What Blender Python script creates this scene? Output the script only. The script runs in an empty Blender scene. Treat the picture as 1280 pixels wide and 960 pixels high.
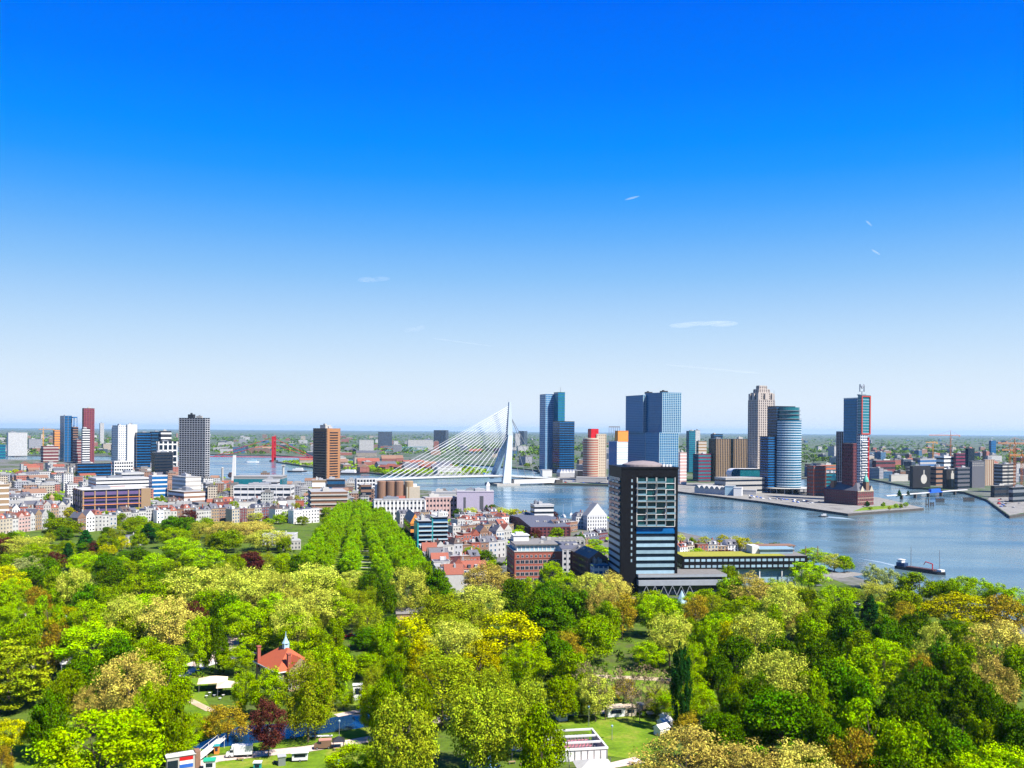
import bpy, math, random
from mathutils import Vector, Matrix, noise
from mathutils.geometry import tessellate_polygon
rnd = random.Random(7)
R = math.radians
# ------------------------------------------------------------------ camera, sky, sun, exposure
sc = bpy.context.scene
col = sc.collection
F, H, CX, CY, ROLL = 1150.0, 96.0, 640.0, 538.0, R(0.43)     # focal length in photo pixels, eye height, horizon point, camera roll
cam_d = bpy.data.cameras.new('camera'); cam = bpy.data.objects.new('camera', cam_d); col.objects.link(cam)
cam.location = (0, 0, H)
cam.rotation_euler = (Matrix.Rotation(R(90), 3, 'X') @ Matrix.Rotation(ROLL, 3, 'Z')).to_euler()
cam_d.sensor_width = 36; cam_d.lens = 36 * F / 1280; cam_d.shift_y = (CY - 480) / 1280
cam_d.clip_start = 1; cam_d.clip_end = 200000
sc.camera = cam
SUN_AZ, SUN_EL = R(127), R(51)                                # azimuth clockwise from the view direction
w = bpy.data.worlds.new('World'); sc.world = w; w.use_nodes = True
nt = w.node_tree; nt.nodes.clear()
sky = nt.nodes.new('ShaderNodeTexSky'); sky.sky_type = 'NISHITA'; sky.sun_disc = False
sky.sun_elevation = SUN_EL; sky.sun_rotation = SUN_AZ
sky.altitude = 0; sky.air_density = 1.0; sky.dust_density = 0.25; sky.ozone_density = 4.0
hs = nt.nodes.new('ShaderNodeHueSaturation'); hs.inputs['Saturation'].default_value = 1.5
# the deep, very saturated blue of this day, paling towards the horizon, laid over the physical sky by elevation
EXPO, SKYS = 1.15, 0.1
tcw = nt.nodes.new('ShaderNodeTexCoord'); sz = nt.nodes.new('ShaderNodeSeparateXYZ'); nt.links.new(tcw.outputs['Generated'], sz.inputs[0])
rp = nt.nodes.new('ShaderNodeValToRGB'); rp.color_ramp.interpolation = 'LINEAR'; el = rp.color_ramp.elements
def lin(c): return tuple((v / 255 / 12.92 if v < 10 else ((v / 255 + .055) / 1.055) ** 2.4) for v in c)
STOPS = [(0.0, (226, 239, 252)), (.03, (227, 240, 253)), (.06, (216, 235, 252)), (.103, (190, 222, 252)), (.163, (140, 197, 251)), (.205, (100, 178, 253)), (.235, (68, 165, 255)), (.265, (32, 153, 255)), (.295, (4, 143, 255)), (.35, (0, 124, 255)), (.43, (0, 106, 250)), (.6, (0, 84, 220))]
while len(el) < len(STOPS): el.new(.5)
for q, (z_, c_) in zip(el, STOPS): q.position = z_
for q, (z_, c_) in zip(el, STOPS): q.color = lin(c_) + (1,)
scl = nt.nodes.new('ShaderNodeVectorMath'); scl.operation = 'SCALE'; scl.inputs['Scale'].default_value = 1 / (2 ** EXPO * SKYS)
mr = nt.nodes.new('ShaderNodeMapRange'); mr.inputs[1].default_value = .42; mr.inputs[2].default_value = .7; mr.inputs[3].default_value = 1.0; mr.inputs[4].default_value = .3
mxw = nt.nodes.new('ShaderNodeMix'); mxw.data_type = 'RGBA'
bg = nt.nodes.new('ShaderNodeBackground'); bg.inputs[1].default_value = SKYS
out = nt.nodes.new('ShaderNodeOutputWorld')
nt.links.new(sz.outputs[2], rp.inputs[0]); nt.links.new(rp.outputs[0], scl.inputs[0]); nt.links.new(sz.outputs[2], mr.inputs[0]); nt.links.new(mr.outputs[0], mxw.inputs[0])
nt.links.new(sky.outputs[0], hs.inputs['Color']); nt.links.new(hs.outputs[0], mxw.inputs[6]); nt.links.new(scl.outputs[0], mxw.inputs[7]); nt.links.new(mxw.outputs[2], bg.inputs[0]); nt.links.new(bg.outputs[0], out.inputs[0])
sun_d = bpy.data.lights.new('sun', 'SUN'); sun_d.energy = 5.0; sun_d.angle = R(0.5); sun_d.color = (1, 0.955, 0.88)
sun = bpy.data.objects.new('sun', sun_d); col.objects.link(sun)
sdir = Vector((math.sin(SUN_AZ) * math.cos(SUN_EL), math.cos(SUN_AZ) * math.cos(SUN_EL), math.sin(SUN_EL)))
sun.rotation_euler = sdir.to_track_quat('Z', 'Y').to_euler(); sun.location = (0, 0, 400)
vs = sc.view_settings; vs.view_transform = 'Standard'; vs.look = 'None'; vs.gamma = 1; vs.use_curve_mapping = False
vs.exposure = EXPO
sc.cycles.max_bounces = 6; sc.cycles.diffuse_bounces = 1; sc.cycles.glossy_bounces = 3; sc.cycles.transmission_bounces = 3
sc.cycles.transparent_max_bounces = 8; sc.cycles.volume_bounces = 0
sc.cycles.caustics_reflective = False; sc.cycles.caustics_refractive = False
sc.cycles.use_denoising = True
try:
    sc.cycles.denoiser = 'OPENIMAGEDENOISE'; sc.cycles.denoising_prefilter = 'FAST'
except Exception: pass

# ------------------------------------------------------------------ picture <-> place
cr, sr = math.cos(ROLL), math.sin(ROLL)
def uv(x, y):
    u, v = x - CX, y - CY
    return u * cr + v * sr, v * cr - u * sr
def at(x, y, z=0.0):                      # the place at height z that the photograph shows at (x, y)
    u, v = uv(x, y); D = (H - z) * F / max(v, .6)
    return Vector((u / F * D, D, z))
def atD(x, y, D):                         # the place at distance D
    u, v = uv(x, y)
    return Vector((u / F * D, D, H - v / F * D))
def hz(x, y, D): return atD(x, y, D).z
def px(p):
    u, v = p[0] / p[1] * F, (H - p[2]) / p[1] * F
    return CX + u * cr - v * sr, CY + v * cr + u * sr

# ------------------------------------------------------------------ materials
def nodes(name):
    m = bpy.data.materials.new(name); m.use_nodes = True
    t = m.node_tree; t.nodes.clear()
    o = t.nodes.new('ShaderNodeOutputMaterial')
    return m, t, o, (lambda k, **a: _n(t, k, a)), t.links.new
def _n(t, k, a):
    n = t.nodes.new('ShaderNode' + k)
    for q, v in a.items(): setattr(n, q, v)
    return n
def c4(c): return (c[0], c[1], c[2], 1)
def math_(N, L, op, a, b=None):
    n = N('Math', operation=op)
    for i, q in enumerate((a, b)):
        if q is None: continue
        if isinstance(q, (int, float)): n.inputs[i].default_value = q
        else: L(q, n.inputs[i])
    return n.outputs[0]
MATS = {}
def mat(name, c, rough=.65, var=.22, scale=.35, metal=0., spec=.4, bump=0., obj=.12):
    m, t, o, N, L = nodes(name)
    p = N('BsdfPrincipled'); p.inputs['Roughness'].default_value = rough; p.inputs['Metallic'].default_value = metal
    p.inputs['Specular IOR Level'].default_value = spec
    tc = N('TexCoord'); nz = N('TexNoise'); nz.inputs['Scale'].default_value = scale; nz.inputs['Detail'].default_value = 5
    nz.inputs['Roughness'].default_value = .65
    L(tc.outputs['Object'], nz.inputs['Vector'])
    oi = N('ObjectInfo')
    f = math_(N, L, 'MULTIPLY_ADD', nz.outputs[0], 2 * var); f.node.inputs[2].default_value = 1 - var
    g = math_(N, L, 'MULTIPLY_ADD', oi.outputs['Random'], 2 * obj); g.node.inputs[2].default_value = 1 - obj
    mx = N('VectorMath', operation='SCALE'); mx.inputs[0].default_value = c[:3]
    L(math_(N, L, 'MULTIPLY', f, g), mx.inputs['Scale'])
    L(mx.outputs[0], p.inputs['Base Color'])
    if bump:
        b = N('Bump'); b.inputs['Strength'].default_value = bump; L(nz.outputs[0], b.inputs['Height']); L(b.outputs[0], p.inputs['Normal'])
    L(p.outputs[0], o.inputs[0]); MATS[name] = m; return m
def glass(name, c, rough=.08, var=.5, scale=.25):
    m = mat(name, c, rough, var, scale, 0., .35, 0., .15); return m
def facade(name, wall, pane, sx=3.0, sz=3.2, fx=.62, fz=.5, gloss=.15, var=.18):
    """rows of small windows for blocks far away: openings by storey and bay in the object's own space"""
    m, t, o, N, L = nodes(name)
    p = N('BsdfPrincipled'); tc = N('TexCoord'); s = N('SeparateXYZ'); L(tc.outputs['Object'], s.inputs[0])
    u = math_(N, L, 'DIVIDE', math_(N, L, 'ADD', s.outputs[0], s.outputs[1]), sx); v = math_(N, L, 'DIVIDE', s.outputs[2], sz)
    fu = math_(N, L, 'FRACT', u); fv = math_(N, L, 'FRACT', v)
    def inside(q, wd): return math_(N, L, 'LESS_THAN', math_(N, L, 'ABSOLUTE', math_(N, L, 'SUBTRACT', q, .5)), wd / 2)
    geo = N('NewGeometry'); gs = N('SeparateXYZ'); L(geo.outputs['True Normal'], gs.inputs[0])
    side = math_(N, L, 'LESS_THAN', math_(N, L, 'ABSOLUTE', gs.outputs[2]), .5)
    k = math_(N, L, 'MULTIPLY', math_(N, L, 'MULTIPLY', inside(fu, fx), inside(fv, fz)), side)
    wn = N('TexWhiteNoise', noise_dimensions='2D'); cb = N('CombineXYZ')
    L(math_(N, L, 'FLOOR', u), cb.inputs[0]); L(math_(N, L, 'FLOOR', v), cb.inputs[1]); L(cb.outputs[0], wn.inputs['Vector'])
    nz = N('TexNoise'); nz.inputs['Scale'].default_value = .15; nz.inputs['Detail'].default_value = 5; L(tc.outputs['Object'], nz.inputs['Vector'])
    oi = N('ObjectInfo')
    f = math_(N, L, 'MULTIPLY_ADD', nz.outputs[0], 2 * var); f.node.inputs[2].default_value = 1 - var
    g = math_(N, L, 'MULTIPLY_ADD', oi.outputs['Random'], .3); g.node.inputs[2].default_value = .85
    wl = N('VectorMath', operation='SCALE'); wl.inputs[0].default_value = wall; L(math_(N, L, 'MULTIPLY', f, g), wl.inputs['Scale'])
    pn = N('VectorMath', operation='SCALE'); pn.inputs[0].default_value = pane
    h = math_(N, L, 'MULTIPLY_ADD', wn.outputs['Value'], 1.3); h.node.inputs[2].default_value = .35; L(h, pn.inputs['Scale'])
    mx = N('Mix', data_type='RGBA'); L(k, mx.inputs[0]); L(wl.outputs[0], mx.inputs[6]); L(pn.outputs[0], mx.inputs[7])
    L(mx.outputs[2], p.inputs['Base Color'])
    L(math_(N, L, 'MULTIPLY_ADD', k, gloss - .7), p.inputs['Roughness']); p.inputs['Roughness'].links[0].from_node.inputs[2].default_value = .7
    L(p.outputs[0], o.inputs[0]); MATS[name] = m; return m
def leafmat(name, c, var=.58, trans=.10):
    m, t, o, N, L = nodes(name)
    geo = N('NewGeometry'); oi = N('ObjectInfo'); tc = N('TexCoord')
    nz = N('TexNoise'); nz.inputs['Scale'].default_value = 7; nz.inputs['Detail'].default_value = 2; L(tc.outputs['Object'], nz.inputs['Vector'])
    a = math_(N, L, 'MULTIPLY_ADD', geo.outputs['Random Per Island'], var * 2); a.node.inputs[2].default_value = 1 - var
    b = math_(N, L, 'MULTIPLY_ADD', nz.outputs[0], .9); b.node.inputs[2].default_value = .55
    d = math_(N, L, 'MULTIPLY_ADD', oi.outputs['Random'], .5); d.node.inputs[2].default_value = .78
    hsv = N('HueSaturation'); hsv.inputs['Color'].default_value = c4(c)
    L(math_(N, L, 'MULTIPLY', math_(N, L, 'MULTIPLY', a, b), d), hsv.inputs['Value'])
    hh = math_(N, L, 'MULTIPLY_ADD', geo.outputs['Random Per Island'], .03); hh.node.inputs[2].default_value = .485
    h2 = math_(N, L, 'MULTIPLY_ADD', oi.outputs['Random'], .03)
    nh = N('TexNoise'); nh.inputs['Scale'].default_value = 2.6; nh.inputs['Detail'].default_value = 1; L(tc.outputs['Object'], nh.inputs['Vector'])
    h3 = math_(N, L, 'MULTIPLY_ADD', nh.outputs[0], .07); L(h2, h3.node.inputs[2]); hh2 = math_(N, L, 'SUBTRACT', h3, .050)
    L(hh, h2.node.inputs[2]); L(hh2, hsv.inputs['Hue']); hsv.inputs['Saturation'].default_value = 1.03; h2.node.inputs[1].default_value = .02
    df = N('BsdfDiffuse'); tr = N('BsdfTranslucent'); mx = N('MixShader'); mx.inputs[0].default_value = trans
    L(hsv.outputs[0], df.inputs[0]); L(hsv.outputs[0], tr.inputs[0]); L(df.outputs[0], mx.inputs[1]); L(tr.outputs[0], mx.inputs[2])
    L(mx.outputs[0], o.inputs[0]); MATS[name] = m; return m

WHITE = mat('white_paint', (.60, .59, .57), .5, .1); CREAM = mat('cream_render', (.42, .36, .27)); PALE = mat('pale_stone', (.37, .355, .325))
GREY = mat('grey_render', (.33, .33, .34)); CONC = mat('concrete', (.36, .34, .31), .8, .3, .2); DARK = mat('dark_cladding', (.025, .025, .03), .35, .3)
BLACK = mat('black_cladding', (.006, .006, .008), .55, .3, spec=.15); BRICK = mat('red_brick', (.26, .07, .045), .8, .3, 2.); DBRICK = mat('dark_red_brick', (.12, .03, .035), .8, .3, 1.)
BROWN = mat('brown_brick', (.20, .11, .07), .8, .3, 1.5); TAN = mat('tan_brick', (.27, .18, .10), .8, .25, 1.); RUST = mat('orange_panel', (.62, .22, .035), .7, .2)
OFFW = mat('weathered_white', (.38, .37, .35), .7, .25, .5); TILE = mat('orange_roof_tile', (.22, .062, .036), .75, .35, 1.5); RBROWN = mat('brown_roof_tile', (.085, .055, .045), .75, .35, 1.5); SLATE = mat('slate_roof', (.085, .085, .10), .6, .4, 1.); GRAVEL = mat('gravel_roof', (.155, .145, .135), .9, .45, .6)
PALEROOF = mat('pale_roof', (.27, .265, .255), .8, .3, .4); SEDUM = mat('sedum_roof', (.26, .25, .02), .95, .5, .5); STEEL = mat('grey_steel', (.30, .31, .33), .4, .2, 1., .6)
REDP = mat('red_paint', (.42, .008, .012), .4, .15); LILAC = mat('lilac_render', (.40, .35, .44), .7, .12); PINK = mat('pink_render', (.42, .28, .25), .7, .15)
TEAL = mat('teal_panel', (.02, .26, .26), .4); YELLOW = mat('yellow_paint', (.65, .30, .02), .5); BLUEP = mat('blue_paint', (.02, .10, .42), .45); GREENP = mat('green_paint', (.02, .34, .18), .5)
COPPER = mat('verdigris_copper', (.10, .38, .30), .6); PURPLE = mat('purple_panel', (.14, .02, .05), .5); TYRE = mat('black_rubber', (.01, .01, .01), .8)
GL = glass('blue_glass', (.015, .065, .14)); GLD = glass('dark_glass', (.008, .016, .03)); GLT = glass('teal_glass', (.012, .13, .16)); GLB = glass('bright_blue_glass', (.008, .10, .27))
GLP = glass('pale_glass', (.26, .38, .44), .3, .35); BEIGE = mat('beige_canvas', (.62, .48, .32), .8); CAB = mat('white_cable', (.55, .56, .56), .5, .05)
FW = facade('far_white', (.46, .45, .43), (.05, .06, .08)); FG = facade('far_grey', (.26, .26, .28), (.03, .04, .06)); FB = facade('far_brown', (.26, .15, .10), (.03, .03, .04))
FR = facade('far_red', (.30, .10, .07), (.05, .05, .06)); FD = facade('far_dark', (.05, .055, .07), (.02, .05, .09), 2.4, 3.4, .8, .6); FC = facade('far_cream', (.40, .34, .26), (.05, .05, .06))
FBL = facade('far_blue', (.07, .12, .20), (.02, .08, .15), 2., 3.6, .85, .65, .08)

# ------------------------------------------------------------------ mesh builder and scene helpers
class MB:
    def __init__(s, M=None): s.v = []; s.f = []; s.m = []; s.M = M or Matrix()
    def add(s, vs, fs, m=0):
        b = len(s.v); s.v += [tuple(s.M @ Vector(q)) for q in vs]
        for f in fs: s.f.append(tuple(b + i for i in f)); s.m.append(m)
    def box(s, x0, x1, y0, y1, z0, z1, m=0):
        s.add([(x0, y0, z0), (x1, y0, z0), (x1, y1, z0), (x0, y1, z0), (x0, y0, z1), (x1, y0, z1), (x1, y1, z1), (x0, y1, z1)],
              [(3, 2, 1, 0), (4, 5, 6, 7), (0, 1, 5, 4), (1, 2, 6, 5), (2, 3, 7, 6), (3, 0, 4, 7)], m)
    def prism(s, poly, z0, z1, m=0, mt=None, bottom=True):
        n = len(poly); vs = [(p[0], p[1], z0) for p in poly] + [(p[0], p[1], z1) for p in poly]
        s.add(vs, [(i, (i + 1) % n, n + (i + 1) % n, n + i) for i in range(n)], m)
        if n > 4:
            T = tessellate_polygon([[Vector((p[0], p[1], 0)) for p in poly]])
            T = [t if ((poly[t[1]][0] - poly[t[0]][0]) * (poly[t[2]][1] - poly[t[0]][1]) - (poly[t[1]][1] - poly[t[0]][1]) * (poly[t[2]][0] - poly[t[0]][0])) > 0 else t[::-1] for t in T]
        else: T = [tuple(range(n))]
        s.add(vs, [tuple(n + i for i in t) for t in T], m if mt is None else mt)
        if bottom: s.add(vs, [tuple(reversed(t)) for t in T], m)
    def tube(s, a, b, r0, r1=None, n=8, m=0, cap=True):
        a, b = Vector(a), Vector(b); r1 = r0 if r1 is None else r1
        q = (b - a).to_track_quat('Z', 'Y'); vs = []
        for c, r in ((a, r0), (b, r1)):
            for i in range(n): vs.append(c + q @ Vector((r * math.cos(2 * math.pi * i / n), r * math.sin(2 * math.pi * i / n), 0)))
        fs = [(i, (i + 1) % n, n + (i + 1) % n, n + i) for i in range(n)]
        if cap: fs += [tuple(range(n - 1, -1, -1)), tuple(range(n, 2 * n))]
        s.add(vs, fs, m)
    def lathe(s, prof, n=24, m=0, c=(0, 0)):
        vs = []; k = len(prof)
        for r, z in prof:
            for i in range(n): vs.append((c[0] + r * math.cos(2 * math.pi * i / n), c[1] + r * math.sin(2 * math.pi * i / n), z))
        s.add(vs, [(j * n + i, j * n + (i + 1) % n, (j + 1) * n + (i + 1) % n, (j + 1) * n + i) for j in range(k - 1) for i in range(n)], m)
    def gable(s, x0, x1, y0, y1, z0, z1, axis='x', over=.4, m=0, mw=None):
        """pitched roof; the ridge runs along axis; gable ends get material mw"""
        mw = m if mw is None else mw; o = over
        if axis == 'x':
            yc = (y0 + y1) / 2; vs = [(x0 - o, y0 - o, z0), (x1 + o, y0 - o, z0), (x1 + o, y1 + o, z0), (x0 - o, y1 + o, z0), (x0 - o, yc, z1), (x1 + o, yc, z1)]
            s.add(vs, [(0, 1, 5, 4), (2, 3, 4, 5)], m); s.add(vs, [(0, 4, 3), (1, 2, 5)], mw); s.add(vs, [(3, 2, 1, 0)], m)
        else:
            xc = (x0 + x1) / 2; vs = [(x0 - o, y0 - o, z0), (x1 + o, y0 - o, z0), (x1 + o, y1 + o, z0), (x0 - o, y1 + o, z0), (xc, y0 - o, z1), (xc, y1 + o, z1)]
            s.add(vs, [(3, 0, 4, 5), (1, 2, 5, 4)], m); s.add(vs, [(0, 1, 4), (2, 3, 5)], mw); s.add(vs, [(3, 2, 1, 0)], m)
    def hip(s, x0, x1, y0, y1, z0, z1, k=.5, over=.5, m=0):
        o = over; ins = min(x1 - x0, y1 - y0) * k
        a, b, c, d = x0 - o, x1 + o, y0 - o, y1 + o; e = .001
        vs = [(a, c, z0), (b, c, z0), (b, d, z0), (a, d, z0), (x0 + ins, y0 + ins - e, z1), (x1 - ins, y0 + ins - e, z1), (x1 - ins, y1 - ins + e, z1), (x0 + ins, y1 - ins + e, z1)]
        s.add(vs, [(3, 2, 1, 0), (4, 5, 6, 7), (0, 1, 5, 4), (1, 2, 6, 5), (2, 3, 7, 6), (3, 0, 4, 7)], m)
    def mesh(s, name, mats):
        me = bpy.data.meshes.new(name); me.from_pydata(s.v, [], s.f)
        for q in (mats if isinstance(mats, (list, tuple)) else [mats]): me.materials.append(q)
        me.polygons.foreach_set('material_index', s.m); me.update(); return me
    def build(s, name, mats, parent=None, loc=(0, 0, 0), rz=0): return link(name, s.mesh(name, mats), parent, loc, rz)
def link(name, me, parent=None, loc=(0, 0, 0), rz=0):
    o = bpy.data.objects.new(name, me); col.objects.link(o); o.location = loc; o.rotation_euler.z = rz
    if parent: o.parent = parent
    return o
AUTO = []                                  # things whose label still needs its place words: (object, look, picture x, picture y)
def tag(o, label=None, cat=None, group=None, kind=None):
    if label: o['label'] = label
    if cat: o['category'] = cat
    if group: o['group'] = group
    if kind: o['kind'] = kind
    return o
def thing(name, label, cat, loc=(0, 0, 0), rz=0, group=None):
    o = bpy.data.objects.new(name, None); col.objects.link(o); o.location = loc; o.rotation_euler.z = rz
    return tag(o, label, cat, group)
def auto(o, look, z=0.):
    p = o.location; x, y = px((p[0], p[1], z)); AUTO.append((o, look, x, y)); return o
def dup(o, parent=None, loc=None, rz=None):
    c = o.copy(); col.objects.link(c)
    if parent: c.parent = parent
    if loc is not None: c.location = loc
    if rz is not None: c.rotation_euler.z = rz
    return c
def dup_tree(o, parent=None):
    c = dup(o, parent)
    for ch in list(o.children): dup_tree(ch, c)
    return c
def offset(poly, d):
    n = len(poly); r = []
    for i in range(n):
        a, b, c = Vector(poly[i - 1][:2]), Vector(poly[i][:2]), Vector(poly[(i + 1) % n][:2])
        e, f = (b - a).normalized(), (c - b).normalized(); n1, n2 = Vector((e.y, -e.x)), Vector((f.y, -f.x))
        k = (n1 + n2); k = k / max(.3, k.dot(n1)); r.append((b.x + k.x * d, b.y + k.y * d))
    return r
def rect(w_, d_, x=0, y=0): return [(x, y), (x + w_, y), (x + w_, y + d_), (x, y + d_)]
def corner(xl, xc, xr, yb, th=0., z=0.):
    """near corner of a block whose left edge, corner and right edge the photo shows at xl, xc, xr; returns corner, width, depth"""
    C = at(xc, yb, z)
    def ext(xe, dx, dy):
        u = uv(xe, yb)[0] / F; return (u * C.y - C.x) / (dx - u * dy)
    th = R(th); wd = ext(xr, math.cos(th), math.sin(th)); dp = ext(xl, -math.sin(th), math.cos(th)) if xl is not None and xl < xc else 0
    return C, wd, dp
# ------------------------------------------------------------------ the setting: land, water, streets
def groundmat(name, cols, sc1=.02, sc2=.25, rough=.95):
    m, t, o, N, L = nodes(name); p = N('BsdfPrincipled'); p.inputs['Roughness'].default_value = rough; p.inputs['Specular IOR Level'].default_value = .15
    tc = N('TexCoord'); a = N('TexNoise'); a.inputs['Scale'].default_value = sc1; a.inputs['Detail'].default_value = 6; a.inputs['Roughness'].default_value = .7
    b = N('TexNoise'); b.inputs['Scale'].default_value = sc2; b.inputs['Detail'].default_value = 4
    L(tc.outputs['Object'], a.inputs['Vector']); L(tc.outputs['Object'], b.inputs['Vector'])
    r = N('ValToRGB'); e = r.color_ramp.elements; e[0].position = .36; e[-1].position = .64
    while len(e) < len(cols): e.new(.36 + .28 * (len(e) - 1) / (len(cols) - 1))
    for i, c in enumerate(cols): e[i].position = .36 + .28 * i / (len(cols) - 1); e[i].color = c4(c)
    L(a.outputs[0], r.inputs[0]); s = N('VectorMath', operation='SCALE'); L(r.outputs[0], s.inputs[0])
    k = math_(N, L, 'MULTIPLY_ADD', b.outputs[0], .9); k.node.inputs[2].default_value = .55; L(k, s.inputs['Scale'])
    L(s.outputs[0], p.inputs['Base Color']); L(p.outputs[0], o.inputs[0]); MATS[name] = m; return m
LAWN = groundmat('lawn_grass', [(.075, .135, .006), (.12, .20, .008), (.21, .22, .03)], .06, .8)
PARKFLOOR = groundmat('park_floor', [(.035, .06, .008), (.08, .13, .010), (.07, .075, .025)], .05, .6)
CITY = groundmat('city_ground', [(.10, .10, .10), (.14, .135, .125), (.05, .075, .02), (.16, .15, .14)], .008, .15)
FARLAND = groundmat('far_land', [(.025, .055, .02), (.045, .085, .02), (.12, .12, .11), (.03, .065, .02), (.14, .14, .13)], .0035, .03)
QUAY = groundmat('quay_paving', [(.17, .16, .15), (.22, .21, .19), (.14, .13, .12)], .03, .5)
PATH = groundmat('pink_gravel_path', [(.48, .36, .30), (.58, .45, .38)], .1, 1.2)
ROADM = groundmat('asphalt', [(.05, .05, .055), (.09, .09, .09), (.07, .07, .075)], .05, .8)
PAVE = groundmat('pale_paving', [(.38, .36, .34), (.46, .44, .40)], .1, 1.)
SAND = groundmat('worn_earth', [(.34, .26, .15), (.45, .36, .24)], .1, 1.)
QWALL = mat('quay_wall', (.06, .055, .05), .85, .5, .3)
m, t, o, N, L = nodes('river_water'); WATER = m
p = N('BsdfPrincipled'); p.inputs['Roughness'].default_value = .12; p.inputs['IOR'].default_value = 1.33; p.inputs['Specular IOR Level'].default_value = .5
tc = N('TexCoord'); nz = N('TexNoise'); nz.inputs['Scale'].default_value = .004; nz.inputs['Detail'].default_value = 3; L(tc.outputs['Object'], nz.inputs['Vector'])
r = N('ValToRGB'); e = r.color_ramp.elements; e[0].position = .35; e[1].position = .65; e[0].color = (.035, .100, .155, 1); e[1].color = (.105, .150, .155, 1)
L(nz.outputs[0], r.inputs[0]); L(r.outputs[0], p.inputs['Base Color'])
n3 = N('TexNoise'); n3.inputs['Scale'].default_value = .012; n3.inputs['Detail'].default_value = 4; mq = N('Mapping'); mq.inputs['Scale'].default_value = (.5, 1.6, 1); mq.inputs['Rotation'].default_value = (0, 0, .5); L(tc.outputs['Object'], mq.inputs[0]); L(mq.outputs[0], n3.inputs['Vector'])
mrw = N('MapRange'); mrw.inputs[1].default_value = .35; mrw.inputs[2].default_value = .65; mrw.inputs[3].default_value = .06; mrw.inputs[4].default_value = .3; L(n3.outputs[0], mrw.inputs[0]); L(mrw.outputs[0], p.inputs['Roughness'])
mp = N('Mapping'); mp.inputs['Scale'].default_value = (1, .55, 1); L(tc.outputs['Object'], mp.inputs[0])
w1 = N('TexNoise'); w1.inputs['Scale'].default_value = .22; w1.inputs['Detail'].default_value = 6; w1.inputs['Roughness'].default_value = .6; L(mp.outputs[0], w1.inputs['Vector'])
w2 = N('TexNoise'); w2.inputs['Scale'].default_value = .02; w2.inputs['Detail'].default_value = 3; L(mp.outputs[0], w2.inputs['Vector'])
b1 = N('Bump'); b1.inputs['Strength'].default_value = .36; b1.inputs['Distance'].default_value = .8; L(w1.outputs[0], b1.inputs['Height'])
b2 = N('Bump'); b2.inputs['Strength'].default_value = .25; b2.inputs['Distance'].default_value = 3.; L(w2.outputs[0], b2.inputs['Height']); L(b1.outputs[0], b2.inputs['Normal'])
L(b2.outputs[0], p.inputs['Normal']); L(p.outputs[0], o.inputs[0])
m, t, o, N, L = nodes('pond_water'); POND = m
p = N('BsdfPrincipled'); p.inputs['Roughness'].default_value = .06; p.inputs['IOR'].default_value = 1.33; p.inputs['Base Color'].default_value = (.006, .03, .085, 1)
tc = N('TexCoord'); nz = N('TexNoise'); nz.inputs['Scale'].default_value = .8; L(tc.outputs['Object'], nz.inputs['Vector']); b1 = N('Bump'); b1.inputs['Strength'].default_value = .15
L(nz.outputs[0], b1.inputs['Height']); L(b1.outputs[0], p.inputs['Normal']); L(p.outputs[0], o.inputs[0])

WZ = -3.0
def G(*pts): return [tuple(at(x, y)[:2]) for x, y in pts]
def ccw(poly):
    a = sum(poly[i - 1][0] * poly[i][1] - poly[i][0] * poly[i - 1][1] for i in range(len(poly))); return poly if a > 0 else poly[::-1]
def land(name, poly, top, zt=0., zb=-6.):
    b = MB(); b.prism(ccw(poly), zb, zt, 1, 0); return tag(b.build(name, [top, QWALL]), kind='structure')
def sheet(name, poly, m, z=.03, kind='structure'):
    poly = ccw(poly); b = MB(); T = tessellate_polygon([[Vector((p[0], p[1], 0)) for p in poly]])
    b.add([(p[0], p[1], z) for p in poly], [t if ((poly[t[1]][0] - poly[t[0]][0]) * (poly[t[2]][1] - poly[t[0]][1]) - (poly[t[1]][1] - poly[t[0]][1]) * (poly[t[2]][0] - poly[t[0]][0])) > 0 else t[::-1] for t in T])
    return tag(b.build(name, m), kind=kind)
b = MB(); b.add([(-9000, -2000, WZ), (9000, -2000, WZ), (9000, 9000, WZ), (-9000, 9000, WZ)], [(0, 1, 2, 3)]); tag(b.build('river', WATER), kind='structure')
near_shore = G((262, 595), (300, 600), (360, 606), (440, 609), (520, 612), (575, 616), (603, 624), (640, 641), (690, 647), (760, 651), (846, 664), (950, 686), (1000, 700), (1070, 722), (1180, 750), (1280, 778))
NEAR = near_shore + [(1500, 380), (1500, -400), (-5000, -400), (-5000, 2600)] + G((236, 576),)
land('ground', NEAR, CITY)
PIER_TIP = G((690, 604), (760, 606), (846, 614), (955, 627), (1060, 642), (1155, 635))
far = G((236, 570), (262, 567.6), (300, 568.4), (345, 569), (395, 572), (470, 574), (560, 578), (625, 583), (668, 587), (686, 594)) + PIER_TIP + \
      [(430, 1560), (470, 1950)] + G((1085, 598), (1137, 608), (1206, 615), (1233, 624), (1262, 645), (1290, 640)) + [(3000, 1000), (60000, 1000), (60000, 62000), (-60000, 62000), (-60000, 2700), (-5000, 2690)]
land('far_ground', far, FARLAND)
land('island_ground', G((345, 577), (390, 583.5), (430, 588), (480, 592), (560, 595), (605, 593), (600, 587), (540, 581), (470, 577), (400, 574)), FARLAND)
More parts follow.
